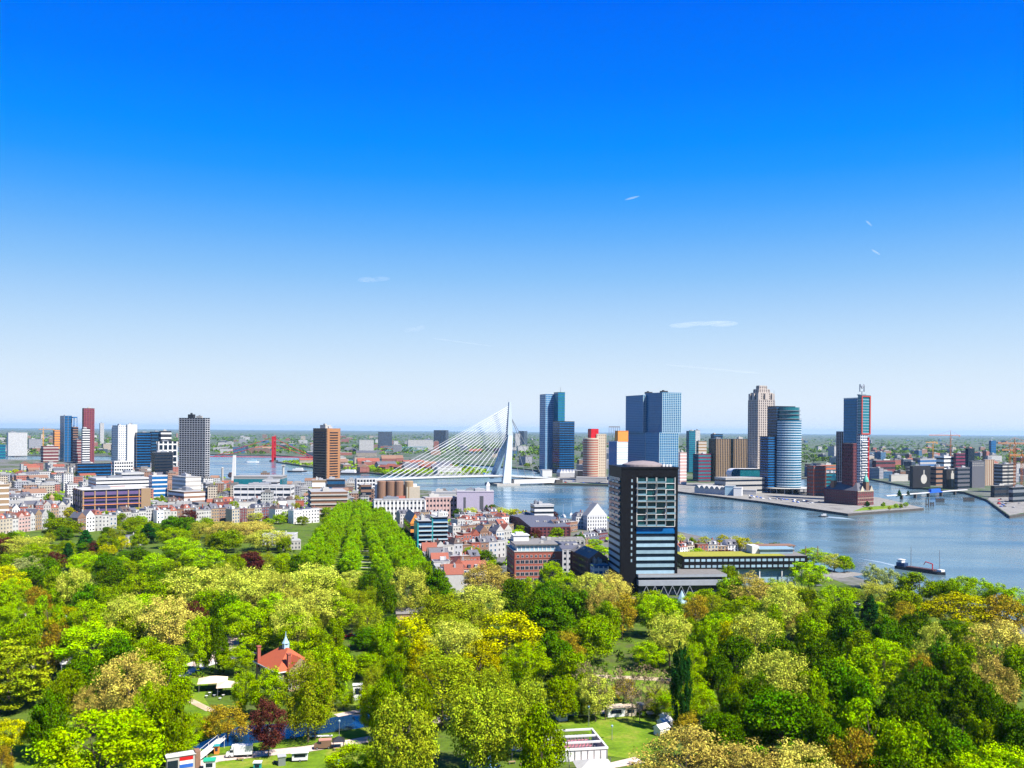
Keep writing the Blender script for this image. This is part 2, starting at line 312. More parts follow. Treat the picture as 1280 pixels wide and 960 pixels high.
# park floor, lawns, paths, pond, streets
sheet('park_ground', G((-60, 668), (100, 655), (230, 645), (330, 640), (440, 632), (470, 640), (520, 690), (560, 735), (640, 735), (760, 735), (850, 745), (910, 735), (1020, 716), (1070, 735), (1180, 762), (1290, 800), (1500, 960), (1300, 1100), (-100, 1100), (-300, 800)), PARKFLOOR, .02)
def pathm(name, m, pts, wd, z, kind='structure'):
    P = [at(x, y) for x, y in pts]; l, r_ = [], []
    for i, q in enumerate(P):
        d = (P[min(i + 1, len(P) - 1)] - P[max(i - 1, 0)]).normalized(); n = Vector((-d.y, d.x, 0)); l.append(tuple((q + n * wd / 2)[:2])); r_.append(tuple((q - n * wd / 2)[:2]))
    return sheet(name, l + r_[::-1], m, z, kind)
LAWNS = [[(252, 800), (262, 782), (300, 780), (300, 792), (276, 806)], [(222, 860), (240, 830), (262, 850), (255, 872), (268, 892), (235, 905), (225, 890)],
         [(395, 900), (425, 893), (470, 888), (480, 880), (440, 877), (410, 886)], [(200, 960), (260, 950), (330, 945), (380, 941), (440, 932), (520, 918), (520, 1000), (150, 1000)],
         [(250, 937), (330, 928), (400, 919), (480, 905), (515, 905), (500, 915), (400, 929), (330, 938), (270, 942)],
         [(688, 900), (740, 885), (800, 892), (830, 905), (845, 930), (800, 950), (760, 945), (735, 915), (700, 912)], [(0, 920), (90, 900), (110, 960), (0, 980)],
         [(0, 765), (40, 762), (70, 782), (30, 796), (0, 790)], [(720, 835), (760, 838), (830, 838), (830, 868), (720, 862)], [(850, 752), (925, 750), (925, 762), (850, 762)],
         [(420, 640), (455, 634), (480, 690), (500, 735), (400, 735), (405, 690)], [(460, 765), (500, 768), (500, 786), (455, 788)]]
for p_ in LAWNS: sheet('lawn', G(*p_), LAWN, .05)
POND_PX = [(238, 934), (262, 924), (300, 908), (345, 905), (392, 903), (425, 895), (470, 890), (520, 880), (528, 890), (490, 904), (440, 912), (395, 918), (345, 926), (300, 931), (255, 937)]
sheet('pond', G(*POND_PX), POND, .09)
ROAD_PX = [(232, 962), (270, 949), (330, 942), (380, 937), (440, 928), (500, 917), (560, 895)]
pathm('park_road', PATH, ROAD_PX, 5.2, .12)
pathm('footpath', PATH, [(305, 782), (296, 797), (285, 812), (258, 826), (238, 834)], 9, .11)
pathm('footpath', PAVE, [(320, 816), (290, 822), (255, 832), (225, 846)], 5, .13)
pathm('footpath', PATH, [(420, 895), (450, 889), (480, 880), (500, 872)], 3.5, .14)
pathm('footpath', PATH, [(470, 876), (490, 880), (505, 872)], 8, .16)
pathm('footpath', PATH, [(690, 893), (760, 890), (830, 884), (900, 880)], 4.5, .11)
pathm('footpath', SAND, [(705, 845), (760, 846), (840, 850)], 5, .11)
pathm('footpath', SAND, [(455, 786), (480, 790), (520, 770)], 4, .11)
pathm('footpath', PATH, [(640, 935), (680, 940), (760, 958), (800, 950)], 5, .13)
pathm('footpath', PAVE, [(12, 772), (30, 768), (60, 772)], 5, .11)
pathm('footpath', SAND, [(230, 872), (262, 888), (280, 890)], 3, .13)
pathm('promenade', QUAY, [(1015, 724), (1045, 720), (1072, 716)], 16, .11)
pathm('road', ROADM, [(512, 662), (535, 695), (562, 736)], 9, .1)
pathm('road', ROADM, [(560, 738), (640, 738), (720, 742), (790, 748), (960, 748)], 10, .13)
pathm('road', ROADM, [(706, 742), (712, 705), (700, 672), (690, 655)], 8, .16)
for i in range(8): pathm('footpath', PAVE, [(425 + i * 2, 667 + i * 7), (452 + i * 3, 668 + i * 7)], 2.5, .1)  # pale stripes standing in for sunlight between the avenue's tree shadows, not walkways
sheet('quay_paving', [tuple(at(x, y)[:2]) for x, y in ((846, 614), (955, 627), (1060, 642), (1155, 635), (1100, 622), (1000, 610), (900, 604), (846, 604))], QUAY, .06)
sheet('lawn', G((1066, 639.2), (1128, 634.6), (1122, 631), (1080, 634)), LAWN, .1)
sheet('quay_paving', G((1235, 624), (1262, 644), (1290, 639), (1290, 620), (1240, 617)), QUAY, .06)
sheet('quay_paving', G((692, 603), (760, 605), (846, 613), (846, 600), (700, 594)), QUAY, .06)

# ------------------------------------------------------------------ trees
LC = dict(L=(.235, .37, .005), G=(.155, .245, .005), D=(.062, .135, .004), Y=(.39, .42, .052), B=(.44, .37, .07), V=(.38, .385, .010), C=(.080, .022, .017),
          O=(.29, .215, .018), W=(.21, .26, .012), S=(.26, .30, .09), N=(.014, .065, .009), A=(.175, .32, .004), T=(.22, .17, .09), P=(.6, .6, .45), H=(.25, .31, .018))
LM = {k: leafmat('leaf_' + dict(L='lime', G='green', D='deep_green', Y='pale_yellow', B='tan', V='yellow', C='copper', O='orange', W='olive', S='silver', N='dark_conifer', A='avenue', T='twig', P='blossom', H='chestnut')[k], v) for k, v in LC.items()}
BARK = mat('bark', (.10, .075, .05), .9, .4, 6.)
def crown_mesh(seed, shape, nc, nl, leaf, m, zb=.22):
    r = random.Random(seed); b = MB(); V = b.v; Fc = b.f
    cl = []
    lob = [(r.uniform(-.26, .26), r.uniform(-.26, .26), r.uniform(.35, .8)) for _ in range(5)]
    nc, nl = (int(nc * 1.55), int(nl * .68)) if shape != 'sparse' else (nc, nl)
    for i in range(nc):
        for _ in range(60):
            x, y, z = r.uniform(-1, 1), r.uniform(-1, 1), r.uniform(-1, 1); q = math.sqrt(x * x + y * y + z * z)
            if q > 1 or q < .5: continue
            if shape == 'cone':
                h = (z + 1) / 2; k = (1 - h) * .95 + .06; x *= k / max(.2, math.sqrt(1 - z * z)); y *= k / max(.2, math.sqrt(1 - z * z))
                if x * x + y * y > k * k: continue
            if shape == 'broad' and z < -.35: continue
            if shape == 'broad':
                dd = min((x * .5 - a) ** 2 + (y * .5 - c) ** 2 + ((z * .4 + .6) - e) ** 2 * .6 for a, c, e in lob)
                if dd > .10: continue
            break
        rc = r.uniform(.06, .125) * (.8 if shape in ('cone', 'column') else 1)
        if shape == 'sparse': rc *= .75
        cl.append((x, y, z, rc))
    zc, zr = (zb + 1) / 2, (1 - zb) / 2 - .05
    for x, y, z, rc in cl:
        cx, cy, cz = x * .40, y * .40, zc + z * zr
        if shape == 'weep': cz = cz - .1 * (x * x + y * y)
        for _ in range(nl):
            d = Vector((r.gauss(0, 1), r.gauss(0, 1), r.gauss(.25, 1))).normalized()
            rad = rc * (r.random() ** .35) * 1.05
            if shape == 'weep': pz = cz + d.z * rad * 1.4
            elif shape == 'layer': pz = cz + d.z * rad * .28
            else: pz = cz + d.z * rad * .8
            pos = Vector((cx + d.x * rad, cy + d.y * rad, pz))
            nrm = (d + Vector((r.gauss(0, .45), r.gauss(0, .45), r.gauss(.2, .45)))).normalized()
            t1 = nrm.orthogonal().normalized(); t1 = Matrix.Rotation(r.uniform(0, 6.28), 3, nrm) @ t1; t2 = nrm.cross(t1)
            s = leaf * r.uniform(.6, 1.35); k = s * r.uniform(.55, .9); n0 = len(V)
            V += [tuple(pos - t1 * s), tuple(pos - t2 * k + t1 * s * .1), tuple(pos + t1 * s), tuple(pos + t2 * k - t1 * s * .15)]
            Fc.append((n0, n0 + 1, n0 + 2, n0 + 3)); b.m.append(0)
    zs = max(q[2] for q in V); rs = sorted(math.hypot(q[0], q[1]) for q in V)[int(len(V) * .97)]
    zl = min(q[2] for q in V); b.v = [(q[0] * .5 / rs, q[1] * .5 / rs, zb + (q[2] - zl) * (1 - zb) / (zs - zl)) for q in V]
    return b.mesh('crown', m)
def trunk_mesh(seed, top=.6, limbs=5, rad=.02, spread=.3):
    r = random.Random(seed); b = MB(); q = Vector((0, 0, -.01)); n = 3; P = [q]
    for i in range(n): P.append(Vector((r.uniform(-.02, .02), r.uniform(-.02, .02), top * (i + 1) / n)))
    for i in range(n): b.tube(P[i], P[i + 1], rad * (1 - .25 * i), rad * (1 - .25 * (i + 1)), 7)
    for i in range(limbs):
        a = i * 2.4 + r.uniform(-.4, .4); z0 = top * r.uniform(.45, .95); s = r.uniform(.5, 1) * spread
        e = Vector((math.cos(a) * s, math.sin(a) * s, min(.93, z0 + r.uniform(.15, .38)))); mid = Vector((e.x * .45, e.y * .45, z0 + (e.z - z0) * .4))
        b.tube((0, 0, z0), mid, rad * .5, rad * .33, 5); b.tube(mid, e, rad * .33, rad * .1, 5)
        if limbs > 6:
            for k in range(3):
                e2 = mid + Vector((r.uniform(-.14, .14), r.uniform(-.14, .14), r.uniform(.1, .25))); b.tube(mid, e2, rad * .2, rad * .06, 4)
                e3 = e2 + Vector((r.uniform(-.09, .09), r.uniform(-.09, .09), r.uniform(.03, .13))); b.tube(e2, e3, rad * .09, rad * .03, 3)
    return b.mesh('trunk', BARK)
TRK = [trunk_mesh(i) for i in range(4)]; TRKS = [trunk_mesh(20 + i, .5, 9, .016, .4) for i in range(3)]
# kind: object name, look, crown shape, clumps, leaves, leaf size, crown base, variants
KIND = dict(L=('lime_tree', 'bright lime green round tree', 'round', 62, 229, 0.0117, 0.11, 3), G=('broadleaf_tree', 'mid green leafy tree', 'broad', 70, 172, 0.0136, 0.11, 3),
            D=('oak_tree', 'deep green dense tree', 'broad', 72, 172, 0.0143, 0.099, 3), Y=('plane_tree', 'pale yellow-green broad tree', 'round', 80, 163, 0.0105, 0.11, 3),
            B=('plane_tree', 'tan budding broad tree', 'round', 85, 163, 0.0099, 0.11, 3), V=('maple_tree', 'bright yellow tree', 'round', 60, 163, 0.0136, 0.11, 2),
            C=('copper_beech', 'dark copper-red tree', 'round', 62, 163, 0.0136, 0.083, 3), O=('oak_tree', 'orange-brown budding tree', 'broad', 55, 122, 0.0118, 0.138, 2),
            W=('willow_tree', 'olive green drooping willow', 'weep', 70, 172, 0.0112, 0.055, 2), S=('poplar_tree', 'silver-green tree', 'round', 60, 163, 0.0124, 0.11, 1),
            N=('conifer', 'dark narrow conifer', 'cone', 60, 183, 0.0161, 0.04, 2), X=('poplar_tree', 'tall column-shaped tree', 'round', 60, 183, 0.0161, 0.04, 2), A=('avenue_tree', 'fresh green avenue tree', 'round', 60, 163, 0.0149, 0.11, 3),
            K=('cedar_tree', 'layered dark green cedar', 'layer', 80, 172, 0.0136, 0.055, 2), T=('bare_tree', 'nearly bare tree with brown twigs', 'sparse', 40, 40, 0.0120, 0.3, 2), P=('blossom_tree', 'white blossoming small tree', 'round', 40, 163, 0.0186, 0.083, 1),
            H=('chestnut_tree', 'dark green chestnut tree with pale tips', 'round', 95, 172, 0.0124, 0.066, 2))
MIX = dict(L='L', G='G', D='D', Y='Y', B='B', V='V', C='C', O='O', W='W', S='S', N='N', X='N', A='A', K='W', T='T', P='P', H='H')
PROTO = {}
for k, (nm, look, sh, nc, nl, lf, zb, nv) in KIND.items():
    PROTO[k] = []
    for i in range(nv):
        m_ = LM[MIX[k]]
        PROTO[k].append((crown_mesh(ord(k) * 31 + i, sh, nc, nl, lf, m_, zb), (TRKS if k == 'T' else TRK)[i % 3]))
SPOTS = []                                # (x, y, crown radius) of every tree set so far
def tree(k, P, h, wd, group, label=None, look=None):
    nm, lk, *_ = KIND[k]; cm, tm = rnd.choice(PROTO[k])
    o = thing(nm, label, 'tree', P, rnd.uniform(0, 6.28), group); o.scale = (wd, wd * rnd.uniform(.92, 1.08), h)
    link('trunk', tm, o); link('crown', cm, o)
    if not label: auto(o, look or lk, h * .6)
    SPOTS.append((P[0], P[1], wd / 2)); return o
DEFH = dict(L=17, G=18, D=19, Y=22, B=22, V=14, C=16, O=16, W=15, S=16, N=17, X=22, A=15, K=20, T=15, P=8, H=20)
LIST = """5 671 24 C;75 646 45 G;32 668 50 Y 17;45 678 32 L 15;12 690 34 G;33 695 40 S;5 703 48 V 19;58 694 30 D 15;42 705 46 D 15;47 731 32 O;85 757 44 V 13;95 708 40 Y;88 720 46 G;115 725 42 D;85 678 18 N;107 662 22 N
121 675 20 C 12;68 688 24 C;135 665 24 G;152 670 18 V 12;135 680 20 V 11;132 688 26 D;172 682 30 D 16;185 654 24 N;156 641 24 G 15;167 648 32 G 14;217 643 28 D;232 646 26 D;236 637 20 C;217 659 32 L;228 670 42 L;252 684 46 L
250 652 26 Y 15;252 646 28 G 13;283 661 42 G;278 651 38 B 17;308 652 44 B 17;313 689 30 C;295 693 22 L 14;142 703 46 D;165 700 22 L 12;190 705 40 D;240 706 72 Y;278 703 38 Y;306 707 58 Y;155 740 42 Y;212 742 62 B;152 762 48 G 16
242 750 34 C 17;248 768 32 L 20;115 775 78 L 18;25 772 48 G;70 778 34 O 17;162 812 72 B;200 804 52 L 16;210 826 52 G 15;10 800 84 K;45 815 22 P;65 857 46 D 18;15 897 46 V 11;2 930 26 O 10;125 886 120 L 22;112 855 34 B 14;180 878 62 G 16;211 855 50 G 19;222 908 40 L 10
285 876 58 O 12;336 870 38 C 15;335 832 40 L 15;306 838 30 L 13;386 815 58 W 23;413 802 58 L 19;430 855 24 L 9;468 826 34 W;492 820 30 D;331 760 56 L;373 765 48 L;447 933 64 L 9;395 838 40 L 18
335 661 52 Y 17;316 650 46 B 15;314 689 30 C;391 704 62 Y;330 706 54 Y;350 716 50 Y;320 722 56 Y 19;405 735 58 Y 18;446 735 40 W 17;441 667 30 D 13;430 702 22 D 10;438 712 32 Y 13;462 717 26 D 14;481 719 26 D;511 707 42 Y;550 708 34 D;545 737 58 W 19
513 768 54 V 18;440 760 24 T 12;555 741 62 W 18;568 775 64 Y 20;634 762 78 V 19;693 742 62 D;672 738 44 D;708 788 42 O 14;716 810 44 G 14;553 805 84 W 22;523 843 40 G 17;505 864 76 H 23;607 846 78 H 23;655 840 54 H 21;678 872 56 G 21;467 940 22 L 8
720 736 50 D;752 750 42 G 18;778 740 42 O 18;822 742 48 L;838 763 48 Y 19;812 800 40 L 12;740 770 50 G 16;757 828 44 T 16;790 825 44 T 16;820 832 40 T 14;735 826 34 T 14;800 858 30 T 12;852 799 24 X 25;868 802 26 L 14;945 758 52 Y;921 772 44 V 16;921 791 52 D 15;879 777 36 G
898 815 42 D 15;896 833 24 V 10;962 810 58 Y;924 864 44 D 14;862 885 34 O 8;858 902 112 B 19;936 922 96 B 18;903 892 56 D 13;966 862 50 D 15;1000 925 78 B 18
937 712 44 B 19;915 718 36 G 16;912 705 24 G 14;1012 702 42 L 15;1017 684 36 L 13;1043 692 30 Y 12;1055 693 22 G 12;1092 704 24 S 13;1112 709 22 S 13;1150 715 52 G 14;1185 722 30 G 14;1202 719 32 L;1225 722 32 L 15;1248 727 28 L 15;1272 733 36 L 15;1258 742 50 O 17;1100 725 48 Y 14;1198 740 72 V 16;1130 735 48 G 15
1045 730 38 L 17;1052 748 36 D;1088 742 26 N;978 730 46 Y;1010 733 30 G;1033 748 32 L;1132 750 26 O 15;1145 760 40 D;1110 765 38 D;1020 770 44 G;972 790 48 D;1025 793 52 D;1105 798 58 L;1180 790 42 D;1247 771 64 B;1240 820 54 B 20;1145 812 40 O;977 810 62 Y;1065 815 68 G;1157 825 54 D
979 860 106 D 19;1046 818 72 D;1088 872 72 G;1066 909 66 O 18;1173 892 68 D;1203 828 58 D;1258 870 56 D;1275 800 40 G;1247 926 94 L 18;1134 900 62 G 18;1020 880 60 D 17;1200 912 60 D 16;1110 935 70 D 15;1020 945 50 D 14;1185 950 50 G 13;1275 890 50 D 17;1160 862 50 D;1230 890 44 G 15
898 765 34 L 15;870 742 34 O 15;935 743 44 L 16;960 752 36 G;990 752 40 B 15;1010 760 34 G;1060 770 44 D;1080 785 46 G;1130 780 40 D;1165 775 38 Y;1215 775 40 L;1200 800 40 G;1075 842 50 D;1125 850 50 D;1010 832 46 G;945 835 44 D;918 838 34 G;1235 850 40 D
690 790 50 D 15;660 800 50 L 16;600 795 50 V 17;618 826 48 W 17;530 800 44 V 17;500 795 40 G;480 775 34 G;560 765 44 W;590 748 50 W;610 700 58 B 19;600 730 52 Y 19;640 722 36 D;665 720 34 L 18;690 700 26 L 16;685 722 36 D;705 712 34 L 16;740 715 44 Y 17;765 712 42 B 17;752 728 36 B
0 735 40 G;20 720 34 L;60 742 34 G;110 748 40 L;135 730 40 G;175 715 44 L;180 740 44 L;200 722 40 G;260 735 42 G;282 735 44 D;300 750 40 L;195 690 34 L;215 700 34 G;260 712 40 L;105 690 34 L;75 705 32 G;20 750 34 L;150 786 44 D;185 795 40 G;100 820 50 D 15;85 835 44 G 14;190 850 40 L
425 745 40 L 15;460 750 34 W;365 745 44 Y;345 738 40 L;385 760 34 W;410 772 34 G 15;480 842 36 G;270 770 28 D;360 690 34 L;345 700 34 G;375 690 30 D;420 720 34 L;815 738 40 L 13;790 748 30 G 10;836 746 34 D 11;890 742 36 W 12;725 850 40 W 12;745 843 40 Y 13;700 842 44 G 13;780 848 30 O 9;822 858 34 W 10;735 866 28 W 8;960 722 40 L 13;985 724 40 Y 14;895 726 36 G 13;872 738 30 L 10;1000 735 34 V 12;245 890 30 L 10;465 855 34 L 14"""
for e in LIST.replace('\n', ';').split(';'):
    a = e.split(); x, y, wp, k = float(a[0]), float(a[1]), float(a[2]), a[3]; h = float(a[4]) if len(a) > 4 else DEFH[k]
    if h >= 13 and y > 690: h *= 1.2
    u, v = uv(x, y); D = (H - h) * F / v; P = Vector((u / F * D, D, 0)); wd = wp * D / F * 1.16
    tree(k, P, h, wd, {'Y': 'pale plane trees in the park', 'B': 'tan plane trees in the park', 'C': 'copper beeches', 'A': 'avenue trees', 'T': 'nearly bare trees by the lawn'}.get(k, 'park trees'))
# the avenue: two triple rows of even trees, tight along each row
for (a, b_, word) in (((447, 630), (438, 702), 'innermost left'), ((437, 630), (404, 702), 'middle left'), ((427, 632), (378, 700), 'outer left'), ((454, 628), (480, 712), 'innermost right'), ((463, 630), (509, 708), 'middle right'), ((474, 636), (533, 716), 'outer right')):
    A, B = at(a[0], a[1] + 13), at(b_[0], b_[1] + 22); n = 39 if 'outer' not in word else 34
    for i in range(n):
        P = A.lerp(B, i / (n - 1)) + Vector((rnd.uniform(-1.5, 1.5), rnd.uniform(-1.5, 1.5), 0)); h = rnd.uniform(14, 18)
        tree('A', P, h * rnd.uniform(.93, 1.06), rnd.uniform(9, 13), 'trees of the avenue', None, f'fresh green avenue tree in its {word} row')
# ------------------------------------------------------------------ buildings
BS = []                                   # (x, y, radius) of every building footprint
def spot(P, r): BS.append((P[0], P[1], r))
def voff(root, C):
    q = Matrix.Rotation(-root.rotation_euler.z, 3, 'Z') @ (Vector(C) - root.location); return q.x, q.y
def vol(root, nm, plan, z0, z1, n=0, wm=GREY, bm=None, ratio=.5, proud=.15, pier=None, roof=PALEROOF, bn='window_band', par=True):
    """one volume of a building: its wall (with piers), the bands of its storeys and its roof slab"""
    b = MB(); mats = [wm]; b.prism(plan, z0, z1, 0)
    if pier:
        sp, pw, pp, pm = pier; mats.append(pm); k = len(plan)
        for i in range(k):
            A, B = Vector(plan[i][:2]), Vector(plan[(i + 1) % k][:2]); L_ = (B - A).length; n_ = max(1, round(L_ / sp)); e = (B - A) / L_; nr = Vector((e.y, -e.x))
            if L_ < sp * .8: continue
            for j in range(n_ + 1):
                c = A + e * (L_ * j / n_); q = [c - e * pw / 2 - nr * .1, c - e * pw / 2 + nr * pp, c + e * pw / 2 + nr * pp, c + e * pw / 2 - nr * .1]
                b.prism(ccw([tuple(x) for x in q]), z0 + .02, z1 - .05, 1)
    o = b.build(nm, mats, root)
    if n and bm:
        sh = (z1 - z0) / n; bb = MB(); bb.prism(offset(plan, proud), 0, sh * ratio); me = bb.mesh(bn, bm)
        for i in range(n): link(bn, me, o, (0, 0, z0 + sh * (i + (1 - ratio) * .55)))
    if par:
        rb = MB(); rb.prism(offset(plan, .35), z1 + .01, z1 + .9, 0, 1); rb.build('roof_slab', [wm, roof], o)
    return o
def plant(root, x0, y0, w_, d_, z, h, m=GREY):
    b = MB(); b.box(x0, x0 + w_, y0, y0 + d_, z + .9, z + .9 + h); b.box(x0 + w_ * .2, x0 + w_ * .5, y0 + d_ * .3, y0 + d_ * .6, z + .9 + h, z + .9 + h * 1.4)
    return b.build('plant_room', m, root)
def block(name, label, cat, xl, xc, xr, yb, yt, th, wm, n=0, bm=None, d=None, ratio=.5, proud=.15, pier=None, roof=PALEROOF, look=None, pl=True, group=None, pm=None, bn='window_band'):
    C, wd, dp = corner(xl, xc, xr, yb, th); dp = d or dp or wd * .6; dp = min(max(dp, 6), 120)
    root = thing(name, label, cat, C, R(th), group); h = hz(xc, yt, C.y)
    vol(root, 'wall', rect(wd, dp), 0, h, n, wm, bm, ratio, proud, pier, roof, bn)
    if pl:
        for i in range(rnd.choice((1, 1, 2))): plant(root, wd * rnd.uniform(.1, .5), dp * rnd.uniform(.15, .5), wd * rnd.uniform(.15, .35), dp * rnd.uniform(.2, .4), h, rnd.uniform(2, 3.5), pm or rnd.choice([GREY, PALE, STEEL]))
    spot(C + Matrix.Rotation(R(th), 3, 'Z') @ Vector((wd / 2, dp / 2, 0)), max(wd, dp) * .55)
    if look: auto(root, look, h * .6)
    root['_h'] = h; root['_w'] = wd; root['_d'] = dp
    return root
# --- left: the towers of the old town
r_ = block('apartment_tower', 'blue glass apartment tower left of the dark red tower', 'tower', 75, 80, 89.5, 577, 520, 42, GLB, 18, GL, proud=.3, pier=(9, 1., .4, STEEL))
r_ = block('apartment_tower', 'brown tower with open roof frame between blue and dark red towers', 'tower', 88, 91, 97.5, 577, 534, 42, BROWN, 14, GLD)
f = MB(); w_, d_, h_ = r_['_w'], r_['_d'], r_['_h']
for x, y in ((0, 0), (w_ * .7, 0), (0, d_), (w_ * .7, d_)): f.box(x, x + 1.2, y - 1.2, y, h_ + .9, h_ + 26)
f.box(-.3, w_ * .7 + 1.5, -.3, d_ + .3, h_ + 26, h_ + 29); f.build('roof_frame', GLB, r_)
r_ = block('apartment_tower', 'tall dark red slab tower, highest on the left side', 'tower', 102.5, 104.5, 117.5, 579, 510.5, 42, DBRICK, 26, PURPLE, ratio=.4, pier=(7, .8, .3, BRICK))
block('apartment_tower', 'pale tower of white floor bands standing before the dark red slab', 'tower', 101.5, 103, 112, 580, 536, 42, GLD, 15, WHITE, ratio=.45)
block('apartment_block', 'rounded dark red block at the foot of the red slab tower', 'building', 91, 96, 102, 579, 550, 42, DBRICK, 8, PALE, ratio=.25)
block('apartment_tower', 'white tower with blue shaded flank, left one of the white pair', 'tower', 140, 148, 158, 582, 532, 45, WHITE, 18, GL, ratio=.4, pier=(5, 2.6, .3, WHITE))
block('apartment_tower', 'blank bright white tower, right one of the white pair', 'tower', 157.5, 159, 171, 588, 531, 45, WHITE, 0, None, pier=(8, 1., .2, PALE))
block('office_tower', 'dark blue glass office slab right of the white towers', 'building', 168, 171, 188, 588, 541, 42, GLD, 14, GLB, ratio=.3)
block('office_tower', 'dark glass office tower behind the white framed block', 'building', 187, 189, 203, 580, 540, 42, GLD, 10, GL, ratio=.4)
r_ = block('office_tower', 'office block of white frames over dark glass beside the grey tower', 'building', 196, 198, 221, 590, 552, 42, GLD, 5, WHITE, ratio=.2, pier=(9, 3, .5, WHITE))
block('office_tower', 'upper white framed office stack with stepped dark roof', 'building', 199, 201, 214, 580, 539, 42, DARK, 7, WHITE, ratio=.35)
block('office_building', 'low dark office with white end fin below the framed block', 'building', 189, 193, 216, 600, 566, 42, GLD, 9, DARK, ratio=.35)
block('office_building', 'long dark blue office bar before the white towers', 'building', 94, 97, 139, 600, 580, 40, GLD, 5, GLB, ratio=.25)
block('office_building', 'white gridded office below the white tower pair', 'building', 140, 143, 166, 602, 577, 42, WHITE, 6, GLD, ratio=.5, pier=(4, 1., .3, WHITE))
block('office_building', 'sprawling white office with long window bands and stepped roof', 'building', 117, 120, 186, 622, 599, 36, WHITE, 5, GLD, d=50, ratio=.35)
block('office_building', 'white upper wing above the sprawling white office', 'building', 150, 152, 180, 612, 592, 36, WHITE, 4, GLD, d=40, ratio=.4)
block('office_building', 'blue banded office right of the sprawling white office', 'building', 186, 190, 209, 622, 595, 40, WHITE, 5, GLB, ratio=.6)
r_ = block('office_building', 'orange framed building shell with purple glass, still under construction', 'building', 92, 104, 187, 650, 614, 36, GLD, 5, mat('mauve_glass', (.10, .07, .16), .3), ratio=.6, pier=(12, 1.1, .8, TAN), roof=CONC)
b = MB(); w_, d_, h_ = r_['_w'], r_['_d'], r_['_h']; b.box(w_ - 9, w_ + .6, -1., 5, 0, h_ + 1); b.build('stair_tower', TAN, r_)
b = MB(); [b.box(-1, w_ - 9.2, -1.3, -.6, h_ * k, h_ * k + .5) for k in (.25, .5, .75)]; b.build('scaffold', RUST, r_)
block('apartment_block', 'white gridded slab block at the far left edge', 'building', 8, 10, 34, 570, 541, 42, FW)
block('apartment_block', 'pale slab block behind a yellow crane at far left', 'building', 35, 36, 53, 563, 549, 42, FG)
block('apartment_tower', 'orange tower shell under construction left of the blue tower', 'tower', 66, 68, 75, 566, 538, 42, RUST, 9, BROWN, ratio=.4)
block('apartment_block', 'dark red brick block with white bands left of the blue tower', 'building', 51, 54, 73, 578, 558, 42, DBRICK, 5, PALE, ratio=.3)
block('office_building', 'teal glass office cut by the left edge', 'building', -6, -4, 7, 574, 556, 42, GLT, 5, GL)
block('apartment_block', 'beige apartment block with balconies at the left edge', 'building', -14, -10, 11, 656, 607, 42, TAN, 7, WHITE, ratio=.3)
block('apartment_tower', 'small pale tower on the horizon right of the red slab', 'tower', 124, 125, 130, 555, 529, 42, FW)
# the dark grey tower and what stands at its foot
r_ = block('apartment_tower', 'dark grey apartment tower with rows of pale balconies by the river', 'tower', 223.5, 256, 261.5, 606, 523, 70, GLD, 30, GREY, ratio=.32, proud=.5, pier=(5.5, 1.2, .35, GREY))
plant(r_, 2, r_['_d'] * .5, 6, r_['_d'] * .2, r_['_h'], 6, DARK)
block('office_building', 'white banded low block at the foot of the dark grey tower', 'building', 215, 232, 251, 624, 597, 46, CONC, 5, WHITE, ratio=.45)
block('office_building', 'long stepped white terrace block before the dark grey tower', 'building', 210, 230, 256, 640, 616, 46, BROWN, 4, WHITE, ratio=.5)
block('parking_garage', 'grey banded garage block right of the stepped terrace block', 'building', 254, 257, 266, 628, 604, 40, GREY, 5, GLD, ratio=.4)
block('hospital_building', 'long pale hall with green glass front near the river', 'building', None, 292, 352, 626, 596, 4, PALEROOF, 2, GLT, d=40, ratio=.6, pl=False)
block('school_building', 'white layered school block before the green glass hall', 'building', None, 292, 363, 636, 608, 4, WHITE, 4, GLD, d=26, ratio=.4, pier=(8, .8, .3, WHITE))
block('school_building', 'raised white upper part of the layered school block', 'building', None, 328, 346, 630, 601, 4, WHITE, 5, GLD, d=20, ratio=.35)
r_ = block('apartment_tower', 'brown apartment tower with orange balcony face by the river', 'tower', 391, 408, 425, 604, 536, 52, BROWN, 20, TAN, ratio=.3, proud=.35)
w_, d_, h_ = r_['_w'], r_['_d'], r_['_h']; b = MB(); b.box(w_ * .04, w_ * .96, -.55, -.05, 4, h_ + .4); b.build('front_panel', mat('ochre_panel', (.33, .15, .06), .75, .25), r_)
me = MB(); me.box(w_ * .2, w_ * .8, -1.1, -.5, 0, 1.7); me = me.mesh('balcony', GLD)
for i in range(19): link('balcony', me, r_, (0, 0, 6 + i * (h_ - 9) / 19))
me = MB(); me.box(-.6, -.1, d_ * .1, d_ * .9, 0, 1.9); me = me.mesh('window_strip', GLD)
for i in range(19): link('window_strip', me, r_, (0, 0, 6 + i * (h_ - 9) / 19))
plant(r_, w_ * .2, d_ * .3, w_ * .4, d_ * .4, h_, 6, PALE)
block('apartment_block', 'brown stepped terrace building with planted balconies beside the avenue', 'building', 385, 389, 434, 645, 616, 16, BROWN, 5, PALE, ratio=.3, proud=1.1)
block('apartment_block', 'yellow and white low block at the foot of the brown tower', 'building', None, 390, 408, 622, 601, 14, TAN, 2, WHITE, d=15)
block('office_building', 'small dark office at the foot of the brown tower', 'building', None, 409, 431, 622, 600, 14, DARK, 3, GL, d=18)
block('office_building', 'white modern office with dark window grid left of the silos', 'building', 444, 446, 469, 622, 599, 18, WHITE, 5, GLD, ratio=.55, pier=(4, 1, .3, WHITE))
block('town_house', 'narrow brown house before the silos', 'house', 448, 451, 464, 634, 607, 18, BROWN, 4, GLD)
